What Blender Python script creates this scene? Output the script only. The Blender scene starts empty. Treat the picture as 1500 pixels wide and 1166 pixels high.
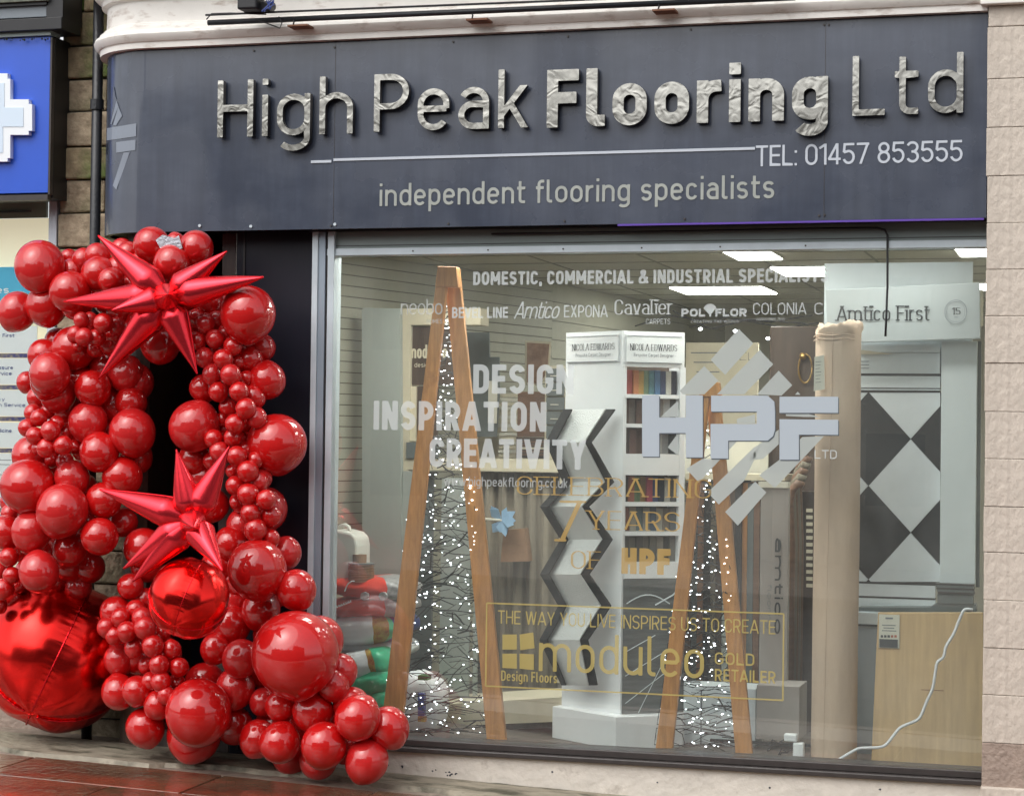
import bpy, math, random
import numpy as np
from mathutils import Vector, Matrix
random.seed(7)
S = bpy.context.scene
COL = S.collection
# ------------------------------------------------------------------ camera
YAW, PITCH, ROLL, F = 0.28245, 0.01945, 0.0129, 3000.0     # F in pixels of a 1500 wide picture (72 mm lens)
CAM = Vector((0.0, -9.0, 1.6))
_f = Vector((-math.sin(YAW)*math.cos(PITCH), math.cos(YAW)*math.cos(PITCH), math.sin(PITCH)))
_r = Vector((math.cos(YAW), math.sin(YAW), 0)); _u = _r.cross(_f)
RT = math.cos(ROLL)*_r + math.sin(ROLL)*_u
UP = -math.sin(ROLL)*_r + math.cos(ROLL)*_u
cam = bpy.data.cameras.new('camera'); cam.lens = 72; cam.sensor_width = 36; cam.clip_end = 500
co = bpy.data.objects.new('camera', cam); COL.objects.link(co); S.camera = co
co.matrix_world = Matrix(((RT.x, UP.x, -_f.x, CAM.x), (RT.y, UP.y, -_f.y, CAM.y), (RT.z, UP.z, -_f.z, CAM.z), (0, 0, 0, 1)))
# ------------------------------------------------------------------ world, sun, exposure
W = bpy.data.worlds.new('World'); S.world = W; W.use_nodes = True
nt = W.node_tree; bg = nt.nodes['Background']
sky = nt.nodes.new('ShaderNodeTexSky'); sky.sky_type = 'NISHITA'; sky.sun_disc = False
SUN_EL, SUN_AZ = math.radians(48), math.radians(205)
sky.sun_elevation = SUN_EL; sky.sun_rotation = SUN_AZ; sky.dust_density = 3.0; sky.altitude = 200
hs = nt.nodes.new('ShaderNodeHueSaturation'); hs.inputs['Saturation'].default_value = 0.18
nt.links.new(sky.outputs[0], hs.inputs['Color']); nt.links.new(hs.outputs[0], bg.inputs[0]); bg.inputs[1].default_value = 0.15
sl = bpy.data.lights.new('sun', 'SUN'); sl.energy = 0.7; sl.angle = math.radians(70); sl.color = (1, .97, .92)
so = bpy.data.objects.new('sun', sl); COL.objects.link(so)
sd = Vector((math.sin(SUN_AZ)*math.cos(SUN_EL), math.cos(SUN_AZ)*math.cos(SUN_EL), math.sin(SUN_EL)))
so.rotation_euler = sd.to_track_quat('Z', 'Y').to_euler()
so.location = (0, -12, 12)
S.view_settings.view_transform = 'Standard'; S.view_settings.look = 'None'; S.view_settings.gamma = 1
S.view_settings.exposure = 0.66; S.view_settings.use_curve_mapping = False
S.render.engine = 'CYCLES'; S.cycles.use_denoising = True
S.cycles.max_bounces = 8; S.cycles.transparent_max_bounces = 12
S.cycles.sample_clamp_indirect = 6; S.cycles.caustics_reflective = False; S.cycles.caustics_refractive = False

def ray(px, py):
    return _f + RT*((px-750)/F) - UP*((py-583)/F)
def P(px, py, Y=0.0):
    d = ray(px, py); t = (Y-CAM.y)/d.y
    return CAM + d*t
def PF(px, py, A, B):                       # point on the vertical plane through plan points A, B
    n = Vector((B[1]-A[1], A[0]-B[0], 0)); d = ray(px, py)
    t = n.dot(Vector((A[0], A[1], 0))-CAM)/n.dot(d)
    return CAM + d*t
def proj(p):
    v = Vector(p)-CAM; z = v.dot(_f)
    return 750+F*v.dot(RT)/z, 583-F*v.dot(UP)/z
def MPP(Y): return (9.0+Y)/F/math.cos(YAW)*0.985      # metres per picture pixel, roughly

# ------------------------------------------------------------------ materials
def mat(name, col, rough=.6, metal=0., var=0., vs=6., bump=0., bs=40., coat=0., col2=None, spec=.5, emit=None, es=0, stretch=None, alpha=1, trans=0, det=4, sheen=0, thr=None):
    m = bpy.data.materials.new(name); m.use_nodes = True
    n = m.node_tree; b = n.nodes['Principled BSDF']
    b.inputs['Base Color'].default_value = (*col, 1); b.inputs['Roughness'].default_value = rough
    b.inputs['Metallic'].default_value = metal; b.inputs['Coat Weight'].default_value = coat
    b.inputs['Coat Roughness'].default_value = .05; b.inputs['Specular IOR Level'].default_value = spec
    b.inputs['Alpha'].default_value = alpha; b.inputs['Transmission Weight'].default_value = trans
    b.inputs['Sheen Weight'].default_value = sheen
    if emit: b.inputs['Emission Color'].default_value = (*emit, 1); b.inputs['Emission Strength'].default_value = es
    if var or col2 or bump:
        tc = n.nodes.new('ShaderNodeTexCoord'); mp = n.nodes.new('ShaderNodeMapping')
        n.links.new(tc.outputs['Object'], mp.inputs[0])
        if stretch: mp.inputs['Scale'].default_value = stretch
    if var or col2:
        t = n.nodes.new('ShaderNodeTexNoise'); t.inputs['Scale'].default_value = vs; t.inputs['Detail'].default_value = det
        t.inputs['Roughness'].default_value = .65
        n.links.new(mp.outputs[0], t.inputs['Vector'])
        r = n.nodes.new('ShaderNodeValToRGB'); n.links.new(t.outputs['Fac'], r.inputs[0])
        lo, hi = thr or (.3, .7)
        r.color_ramp.elements[0].position = lo; r.color_ramp.elements[1].position = hi
        c0 = tuple(max(0, c*(1-var)) for c in col); c1 = col2 or tuple(min(1, c*(1+var)) for c in col)
        r.color_ramp.elements[0].color = (*c0, 1); r.color_ramp.elements[1].color = (*c1, 1)
        n.links.new(r.outputs[0], b.inputs['Base Color'])
    if bump:
        t = n.nodes.new('ShaderNodeTexNoise'); t.inputs['Scale'].default_value = bs; t.inputs['Detail'].default_value = 5
        n.links.new(mp.outputs[0], t.inputs['Vector'])
        k = n.nodes.new('ShaderNodeBump'); k.inputs['Strength'].default_value = min(1, bump); k.inputs['Distance'].default_value = .01*max(1, bump)
        n.links.new(t.outputs['Fac'], k.inputs['Height']); n.links.new(k.outputs[0], b.inputs['Normal'])
    return m
def rough_var(m, lo, hi, scale=3, lo_p=.4, hi_p=.6, stretch=None):
    n = m.node_tree; b = n.nodes['Principled BSDF']
    tc = n.nodes.new('ShaderNodeTexCoord'); t = n.nodes.new('ShaderNodeTexNoise'); t.inputs['Scale'].default_value = scale; t.inputs['Detail'].default_value = 6
    mp = n.nodes.new('ShaderNodeMapping'); n.links.new(tc.outputs['Object'], mp.inputs[0]); n.links.new(mp.outputs[0], t.inputs['Vector'])
    if stretch: mp.inputs['Scale'].default_value = stretch
    r = n.nodes.new('ShaderNodeMapRange'); r.inputs['From Min'].default_value = lo_p; r.inputs['From Max'].default_value = hi_p
    r.inputs['To Min'].default_value = lo; r.inputs['To Max'].default_value = hi
    n.links.new(t.outputs['Fac'], r.inputs['Value']); n.links.new(r.outputs[0], b.inputs['Roughness']); return m
def tint_noise(m, col, scale, lo, hi, stretch=None):
    """lay a second, blotchy colour (dirt, moss, painted reflections) over the base colour"""
    n = m.node_tree; b = n.nodes['Principled BSDF']; inp = b.inputs['Base Color']
    tc = n.nodes.new('ShaderNodeTexCoord'); t = n.nodes.new('ShaderNodeTexNoise'); t.inputs['Scale'].default_value = scale; t.inputs['Detail'].default_value = 6; t.inputs['Roughness'].default_value = .6
    mp = n.nodes.new('ShaderNodeMapping'); n.links.new(tc.outputs['Object'], mp.inputs[0]); n.links.new(mp.outputs[0], t.inputs['Vector'])
    if stretch: mp.inputs['Scale'].default_value = stretch
    r = n.nodes.new('ShaderNodeMapRange'); r.inputs['From Min'].default_value = lo; r.inputs['From Max'].default_value = hi
    n.links.new(t.outputs['Fac'], r.inputs['Value'])
    mx = n.nodes.new('ShaderNodeMix'); mx.data_type = 'RGBA'; n.links.new(r.outputs[0], mx.inputs[0])
    if inp.is_linked: n.links.new(inp.links[0].from_socket, mx.inputs[6])
    else: mx.inputs[6].default_value = inp.default_value
    mx.inputs[7].default_value = (*col, 1); n.links.new(mx.outputs[2], inp); return m

M = {}
M['slate'] = rough_var(mat('fascia slate panel', (.050, .061, .090), .35, var=.10, vs=2.2, bump=.02, bs=3, spec=.5, coat=.35), .18, .34, 2.5)
tint_noise(M['slate'], (.085, .10, .135), 4, .40, .95, (1, 1, 2))
tint_noise(M['slate'], (.036, .044, .064), 6, .38, .95, (4, 4, .3))
M['white_paint'] = tint_noise(mat('white cornice paint', (.84, .81, .76), .55, var=.05, vs=5, bump=.25, bs=22), (.42, .33, .27), 8, .55, .78, (1, 1, 3))
M['cream_stone'] = tint_noise(mat('painted pilaster stone', (.585, .515, .44), .8, var=.09, vs=9, bump=1.0, bs=38, stretch=(1, 1, .6)), (.34, .28, .22), 7, .58, .85)
M['grey_stone'] = tint_noise(mat('grey base stone', (.36, .28, .23), .85, var=.15, vs=12, bump=1, bs=45), (.16, .13, .1), 11, .55, .8)
M['riser'] = tint_noise(mat('painted stall riser', (.66, .61, .54), .7, var=.1, vs=7, bump=.7, bs=30), (.26, .22, .18), 7, .6, .8)
M['stone'] = tint_noise(mat('mossy gritstone', (.24, .18, .11), .9, var=.35, vs=9, bump=1.5, bs=26, col2=(.42, .33, .2)), (.08, .13, .025), 3.2, .42, .6)
M['stone_dry'] = tint_noise(mat('brown gritstone', (.30, .23, .15), .9, var=.3, vs=11, bump=1.5, bs=26, col2=(.5, .4, .28)), (.13, .13, .06), 4, .5, .75)
M['mortar'] = mat('dark wet mortar', (.035, .03, .02), .9, bump=.6)
M['black_pipe'] = mat('black gloss pipe', (.014, .015, .018), .35, bump=.2, bs=60, var=.3)
M['black'] = mat('black paint', (.012, .012, .014), .45, var=.2)
M['dark_frame'] = tint_noise(mat('dark bronze frame', (.045, .038, .036), .38, var=.15, vs=20), (.3, .28, .26), 30, .74, .8)
M['navy_panel'] = mat('dark navy panel', (.012, .013, .022), .4, spec=.25, var=.15, vs=3, stretch=(1, 1, .2))
M['brown_post'] = mat('brown wood post', (.075, .055, .05), .5, var=.3, vs=14, stretch=(4, 1, .4))
M['aluminium'] = rough_var(mat('pale aluminium', (.55, .62, .66), .4, metal=.25, var=.06, vs=8), .3, .5)
M['aluminium_dull'] = mat('dull grey aluminium', (.24, .28, .27), .5, metal=.2, var=.12, vs=6, stretch=(.4, 1, 4))
M['sign_blue'] = mat('blue sign face', (.028, .105, .60), .3, var=.05, vs=3)
M['sign_white'] = mat('white raised acrylic', (.86, .9, .93), .3)
M['white'] = mat('white laminate', (.86, .88, .90), .4, var=.02)
M['white_board'] = mat('white board', (.66, .72, .75), .5, var=.04, vs=3)
M['offwhite'] = mat('off white wall', (.66, .64, .55), .75, var=.05, vs=3)
M['cream'] = mat('cream paint', (.62, .56, .42), .6, var=.05, vs=4)
M['ceil'] = mat('ceiling tile', (.58, .57, .49), .85, bump=.3, bs=120, var=.04)
M['ceil_grid'] = mat('ceiling grid metal', (.3, .3, .26), .5)
M['slat'] = mat('slatwall face', (.38, .375, .30), .55, var=.07, vs=3)
M['floor'] = mat('shop floor', (.13, .11, .095), .5, var=.2, vs=4, bump=.2)
M['light'] = mat('lit ceiling panel', (1, 1, 1), emit=(1, .98, .92), es=14)
M['wood'] = tint_noise(mat('honey pine plank', (.55, .25, .078), .42, var=.28, vs=7, stretch=(5, 5, .6), bump=.2, bs=30), (.30, .11, .035), 5, .64, .8)
M['oak'] = mat('pale oak', (.62, .43, .23), .45, var=.13, vs=5, stretch=(7, 1, .5), det=8)
M['kraft'] = mat('kraft paper', (.60, .455, .345), .7, var=.07, vs=5, bump=.5, bs=9, stretch=(2, 2, .6))
M['kraft_dark'] = mat('brown card', (.28, .16, .09), .75, var=.15)
M['frost'] = mat('frosted window vinyl', (.66, .71, .71), .6, alpha=.6)
M['frost_soft'] = mat('faded window vinyl', (.64, .68, .67), .6, alpha=.42)
M['logo_grey'] = mat('pale logo vinyl', (.42, .46, .44), .6, alpha=.93)
M['logo_blue'] = mat('pale blue logo vinyl', (.44, .50, .55), .5)
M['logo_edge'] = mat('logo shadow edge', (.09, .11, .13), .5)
M['corner_print'] = mat('faded corner print', (.22, .25, .30), .35)
M['gold'] = mat('gold window vinyl', (.56, .46, .16), .4, metal=.25, alpha=.74)
M['gold_warm'] = mat('copper gold window vinyl', (.56, .38, .13), .4, metal=.3, alpha=.76)
M['fascia_print'] = mat('pale grey lettering vinyl', (.52, .56, .62), .45)
M['fascia_print2'] = mat('olive silver lettering vinyl', (.36, .38, .35), .4, var=.15, vs=9)
M['balloon'] = mat('red latex', (.56, .005, .005), .5, coat=1, var=.08, vs=1.5, spec=.15)
M['balloon_dusty'] = mat('red latex with bloom', (.58, .012, .013), .5, coat=.9, var=.08, vs=2, spec=.2)
for _k in ('balloon', 'balloon_dusty'): M[_k].node_tree.nodes['Principled BSDF'].inputs['Coat IOR'].default_value = 1.68; M[_k].node_tree.nodes['Principled BSDF'].inputs['Coat Roughness'].default_value = .04
M['foil'] = mat('red foil', (.95, .028, .024), .21, metal=1, bump=.10, bs=9)
M['foil_pink'] = mat('cerise foil', (.92, .042, .060), .27, metal=.85, bump=.08, bs=14)
M['foil_seam'] = mat('red foil seam', (.75, .02, .03), .25, metal=1)
M['tape'] = mat('silver tape', (.42, .42, .46), .35, metal=.5, bump=.5, bs=60)
M['string'] = mat('pale string', (.45, .40, .34), .8)
M['carpet_white'] = mat('white carpet ribbon', (.82, .83, .82), .9, bump=.7, bs=200, sheen=.2)
M['carpet_black'] = mat('black carpet border', (.007, .0075, .009), .9, bump=.7, bs=200)
M['lit_dot'] = mat('lit led', (1, 1, 1), emit=(.90, .93, 1), es=7)
M['wire'] = mat('dark green wire', (.012, .014, .014), .5)
M['red_bag'] = mat('red plastic sack', (.80, .06, .035), .35, bump=.9, bs=12, var=.15)
M['white_bag'] = mat('white plastic sack', (.84, .88, .90), .35, bump=.9, bs=12, var=.08)
M['green_bag'] = mat('green plastic sack', (.04, .48, .26), .35, bump=.9, bs=12)
M['blue_print'] = mat('blue print', (.03, .06, .25), .4)
M['multi_print'] = mat('multicolour print', (.62, .10, .05), .4, col2=(.55, .45, .10), vs=30, var=.5)
M['silver_print'] = mat('silver print', (.38, .38, .38), .35, var=.3, vs=40)
M['jerry'] = mat('translucent white plastic', (.70, .72, .66), .4, var=.04)
M['green_cap'] = mat('green cap', (.02, .25, .08), .4)
M['taupe'] = mat('taupe carpet', (.19, .165, .125), .9, var=.18, vs=6, stretch=(5, 5, .3), bump=.4)
M['dark_brown'] = mat('dark brown board', (.07, .045, .032), .4, var=.3, vs=5, stretch=(3, 1, .5))
M['mid_brown'] = mat('walnut board', (.16, .08, .045), .45, var=.3, vs=6, stretch=(1, 1, 5))
M['slate_board'] = mat('slate grey board', (.13, .15, .15), .5, var=.1)
M['pale_grey_board'] = mat('pale grey board', (.36, .39, .36), .5, var=.06, vs=2)
M['grey_box'] = mat('grey card box', (.36, .33, .31), .7, var=.05)
M['marble_black'] = tint_noise(mat('black marble tile', (.018, .02, .022), .22, var=.3, vs=7), (.09, .1, .1), 8, .62, .7)
M['marble_white'] = mat('white stone tile', (.62, .66, .69), .35, var=.06, vs=6)
M['ink'] = mat('dark print', (.05, .055, .06), .5)
M['ink_soft'] = mat('grey print', (.18, .2, .22), .5)
M['cable_white'] = mat('white cable', (.78, .80, .84), .45)
M['concrete'] = tint_noise(mat('worn cement strip', (.30, .265, .20), .6, var=.25, vs=9, bump=1.2, bs=18, stretch=(1, 2, 1)), (.07, .065, .04), 4.5, .5, .66, (1, 2.5, 1))
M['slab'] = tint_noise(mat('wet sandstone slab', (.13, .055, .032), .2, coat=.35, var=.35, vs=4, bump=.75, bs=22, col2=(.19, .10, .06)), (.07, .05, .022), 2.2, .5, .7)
tint_noise(M['slab'], (.30, .065, .035), 1.3, .48, .68, (1, 2.2, 1))  # brick-red blotches painted in for the red reflections of the balloons
rough_var(M['slab'], .03, .22, 2.2, .40, .66, (1, 2, 1))
M['joint'] = mat('pale slab joint', (.26, .21, .17), .5, var=.4, vs=20)
M['asphalt'] = rough_var(mat('wet asphalt', (.022, .022, .024), .6, spec=.12, var=.2, vs=30, bump=.6, bs=150), .7, 1)
M['house_stone'] = mat('dark gritstone wall', (.17, .145, .12), .9, var=.25, vs=3, bump=1, bs=12)
M['roof_slate'] = mat('roof slate', (.05, .052, .06), .6, var=.2, vs=5)
M['cyan'] = mat('cyan poster', (.09, .48, .74), .45)
M['poster_white'] = mat('white poster', (.84, .88, .90), .35, var=.01)
M['poster_navy'] = mat('navy poster band', (.06, .06, .22), .4, col2=(.35, .3, .2), vs=14, thr=(.45, .6))
M['steel'] = mat('rippled polished steel', (.40, .39, .355), .17, metal=1)
def _steel():
    n = M['steel'].node_tree; b = n.nodes['Principled BSDF']
    tc = n.nodes.new('ShaderNodeTexCoord'); oi = n.nodes.new('ShaderNodeObjectInfo')
    ad = n.nodes.new('ShaderNodeVectorMath'); ad.operation = 'ADD'; n.links.new(tc.outputs['Object'], ad.inputs[0]); n.links.new(oi.outputs['Location'], ad.inputs[1])
    t = n.nodes.new('ShaderNodeTexNoise'); t.inputs['Scale'].default_value = 18; t.inputs['Detail'].default_value = .8; t.inputs['Distortion'].default_value = 1.2
    n.links.new(ad.outputs[0], t.inputs['Vector'])
    k = n.nodes.new('ShaderNodeBump'); k.inputs['Strength'].default_value = .12; k.inputs['Distance'].default_value = .01
    n.links.new(t.outputs['Fac'], k.inputs['Height']); n.links.new(k.outputs[0], b.inputs['Normal'])
_steel()
M['steel_side'] = mat('steel return', (.20, .18, .155), .3, metal=1)
def glass(name, tint=(1, 1, 1), boost=1.0, dust_veil=0):
    m = bpy.data.materials.new(name); m.use_nodes = True; n = m.node_tree; n.nodes.clear()
    o = n.nodes.new('ShaderNodeOutputMaterial'); t = n.nodes.new('ShaderNodeBsdfTransparent'); t.inputs[0].default_value = (*tint, 1)
    g = n.nodes.new('ShaderNodeBsdfGlossy'); g.inputs['Roughness'].default_value = .0
    fr = n.nodes.new('ShaderNodeFresnel'); fr.inputs[0].default_value = 1.5
    ml = n.nodes.new('ShaderNodeMath'); ml.operation = 'MULTIPLY'; ml.inputs[1].default_value = boost; n.links.new(fr.outputs[0], ml.inputs[0])
    ge = n.nodes.new('ShaderNodeNewGeometry'); inv = n.nodes.new('ShaderNodeMath'); inv.operation = 'SUBTRACT'; inv.inputs[0].default_value = 1; n.links.new(ge.outputs['Backfacing'], inv.inputs[1])
    m2 = n.nodes.new('ShaderNodeMath'); m2.operation = 'MULTIPLY'; m2.use_clamp = True; n.links.new(ml.outputs[0], m2.inputs[0]); n.links.new(inv.outputs[0], m2.inputs[1])   # only the outer face of the pane mirrors
    mx = n.nodes.new('ShaderNodeMixShader'); n.links.new(m2.outputs[0], mx.inputs[0]); n.links.new(t.outputs[0], mx.inputs[1]); n.links.new(g.outputs[0], mx.inputs[2])
    if dust_veil:  # pale film: dust, also painted in for the milky haze of reflections
        df = n.nodes.new('ShaderNodeBsdfDiffuse'); df.inputs[0].default_value = (.75, .78, .76, 1)
        tc = n.nodes.new('ShaderNodeTexCoord'); mp = n.nodes.new('ShaderNodeMapping'); mp.inputs['Scale'].default_value = (1, 1, .35); mp.inputs['Rotation'].default_value = (0, .5, 0)
        t2 = n.nodes.new('ShaderNodeTexNoise'); t2.inputs['Scale'].default_value = 3; t2.inputs['Detail'].default_value = 9; t2.inputs['Roughness'].default_value = .62; t2.inputs['Distortion'].default_value = .8
        n.links.new(tc.outputs['Object'], mp.inputs[0]); n.links.new(mp.outputs[0], t2.inputs['Vector'])
        mr = n.nodes.new('ShaderNodeMapRange'); mr.inputs['From Min'].default_value = .35; mr.inputs['From Max'].default_value = .75; mr.inputs['To Min'].default_value = dust_veil*.45; mr.inputs['To Max'].default_value = dust_veil*1.7
        n.links.new(t2.outputs['Fac'], mr.inputs['Value']); m3 = n.nodes.new('ShaderNodeMixShader'); n.links.new(mr.outputs[0], m3.inputs[0]); n.links.new(mx.outputs[0], m3.inputs[1]); n.links.new(df.outputs[0], m3.inputs[2]); mx = m3
    n.links.new(mx.outputs[0], o.inputs[0]); return m
M['glass'] = glass('window glass', (.96, .985, .97), 3.6, .038)
def swatch(i, c): 
    k = 'sw%d' % i
    if k not in M: c = tuple(.62*q+.10*sum(c)/3 for q in c); M[k] = mat('carpet swatch colour', c, .9, bump=.5, bs=150, var=.08)
    return M[k]

# ------------------------------------------------------------------ object helpers
WL = {}
def place(o, parent=None, loc=None):
    if loc is not None: o.location = loc
    WL[o.name] = Vector(o.location)
    COL.objects.link(o)
    if parent is not None:
        o.parent = parent; o.location = WL[o.name]-WL[parent.name]
    return o
def tag(o, label=None, cat=None, group=None, kind=None):
    if label: o['label'] = label
    if cat: o['category'] = cat
    if group: o['group'] = group
    if kind: o['kind'] = kind
    return o
def empty(name, loc, label, cat, group=None):
    o = bpy.data.objects.new(name, None); o.empty_display_size = .1
    place(o, None, Vector(loc)); return tag(o, label, cat, group)
class MB:
    def __init__(s): s.v = []; s.f = []; s.m = []
    def add(s, vs, fs, mi=0):
        b = len(s.v); s.v += [tuple(v) for v in vs]
        for f in fs: s.f.append([i+b for i in f]); s.m.append(mi)
        return s
    def box(s, x0, x1, y0, y1, z0, z1, mi=0):
        v = [(x0, y0, z0), (x1, y0, z0), (x1, y1, z0), (x0, y1, z0), (x0, y0, z1), (x1, y0, z1), (x1, y1, z1), (x0, y1, z1)]
        return s.add(v, [(0, 3, 2, 1), (4, 5, 6, 7), (0, 1, 5, 4), (1, 2, 6, 5), (2, 3, 7, 6), (3, 0, 4, 7)], mi)
    def hexa(s, bot, top, mi=0):      # bot/top: 4 points each, same order
        return s.add(list(bot)+list(top), [(0, 3, 2, 1), (4, 5, 6, 7), (0, 1, 5, 4), (1, 2, 6, 5), (2, 3, 7, 6), (3, 0, 4, 7)], mi)
    def tube(s, pts, r, n=8, mi=0, cap=True, rs=None):
        pts = [Vector(p) for p in pts]; rings = []
        up0 = Vector((0.05, 1, .08)).normalized()
        for i, p in enumerate(pts):
            d = (pts[min(i+1, len(pts)-1)]-pts[max(i-1, 0)])
            if d.length < 1e-9: d = Vector((1, 0, 0))
            d.normalize(); a = d.cross(up0 if abs(d.dot(up0)) < .95 else Vector((1, 0, 0))).normalized(); b = d.cross(a)
            rr = rs[i] if rs else r
            rings.append([p+a*rr*math.cos(2*math.pi*k/n)+b*rr*math.sin(2*math.pi*k/n) for k in range(n)])
        vs = [q for R in rings for q in R]; fs = []
        for i in range(len(pts)-1):
            for k in range(n): fs.append((i*n+k, i*n+(k+1) % n, (i+1)*n+(k+1) % n, (i+1)*n+k))
        if cap: fs += [tuple(range(n))[::-1], tuple((len(pts)-1)*n+k for k in range(n))]
        return s.add(vs, fs, mi)
    def ball(s, c, r, n=6, sz=1, mi=0, sx=1):
        vs = []; fs = []; m = n//2+1
        for i in range(m+1):
            a = math.pi*i/m
            for k in range(n): vs.append((c[0]+r*sx*math.sin(a)*math.cos(2*math.pi*k/n), c[1]+r*math.sin(a)*math.sin(2*math.pi*k/n), c[2]+r*sz*math.cos(a)))
        for i in range(m):
            for k in range(n): fs.append((i*n+k, (i+1)*n+k, (i+1)*n+(k+1) % n, i*n+(k+1) % n))
        return s.add(vs, fs, mi)
    def build(s, name, mats, parent=None, smooth=False, bevel=0, center=True):
        if not isinstance(mats, (list, tuple)): mats = [mats]
        A = np.array(s.v, dtype=float); c = np.zeros(3)
        if center and len(A): mn, mx = A.min(0), A.max(0); c = np.array([(mn[0]+mx[0])/2, (mn[1]+mx[1])/2, mn[2]]); A = A-c
        me = bpy.data.meshes.new(name); me.from_pydata(A.tolist(), [], s.f); me.update()
        for q in mats: me.materials.append(q)
        me.polygons.foreach_set('material_index', s.m)
        if smooth: me.polygons.foreach_set('use_smooth', [True]*len(s.f))
        o = bpy.data.objects.new(name, me); place(o, parent, Vector(c))
        if bevel:
            b = o.modifiers.new('bevel', 'BEVEL'); b.width = bevel; b.segments = 2; b.limit_method = 'ANGLE'
        return o
def bx(name, m, x0, x1, y0, y1, z0, z1, parent=None, bevel=0):
    return MB().box(min(x0, x1), max(x0, x1), min(y0, y1), max(y0, y1), min(z0, z1), max(z0, z1)).build(name, m, parent, bevel=bevel)
def pxbox(name, m, px0, py0, px1, py1, Y, depth, parent=None, bevel=0):
    """box whose front face fills a picture rectangle at distance Y behind the shopfront"""
    pm, pn = (px0+px1)/2, (py0+py1)/2
    return bx(name, m, P(px0, pn, Y).x, P(px1, pn, Y).x, Y, Y+depth, P(pm, py1, Y).z, P(pm, py0, Y).z, parent, bevel)
def prism(name, m, pts, Y, depth, parent=None, bevel=0):
    """polygon (picture points) at plane Y with thickness"""
    q = [P(a, b, Y) for a, b in pts]; n = len(q)
    v = q+[p+Vector((0, depth, 0)) for p in q]
    f = [tuple(range(n)), tuple(range(n, 2*n))[::-1]]+[(i, i+n, (i+1) % n+n, (i+1) % n) for i in range(n)]
    return MB().add(v, f).build(name, m, parent, bevel=bevel)

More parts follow.
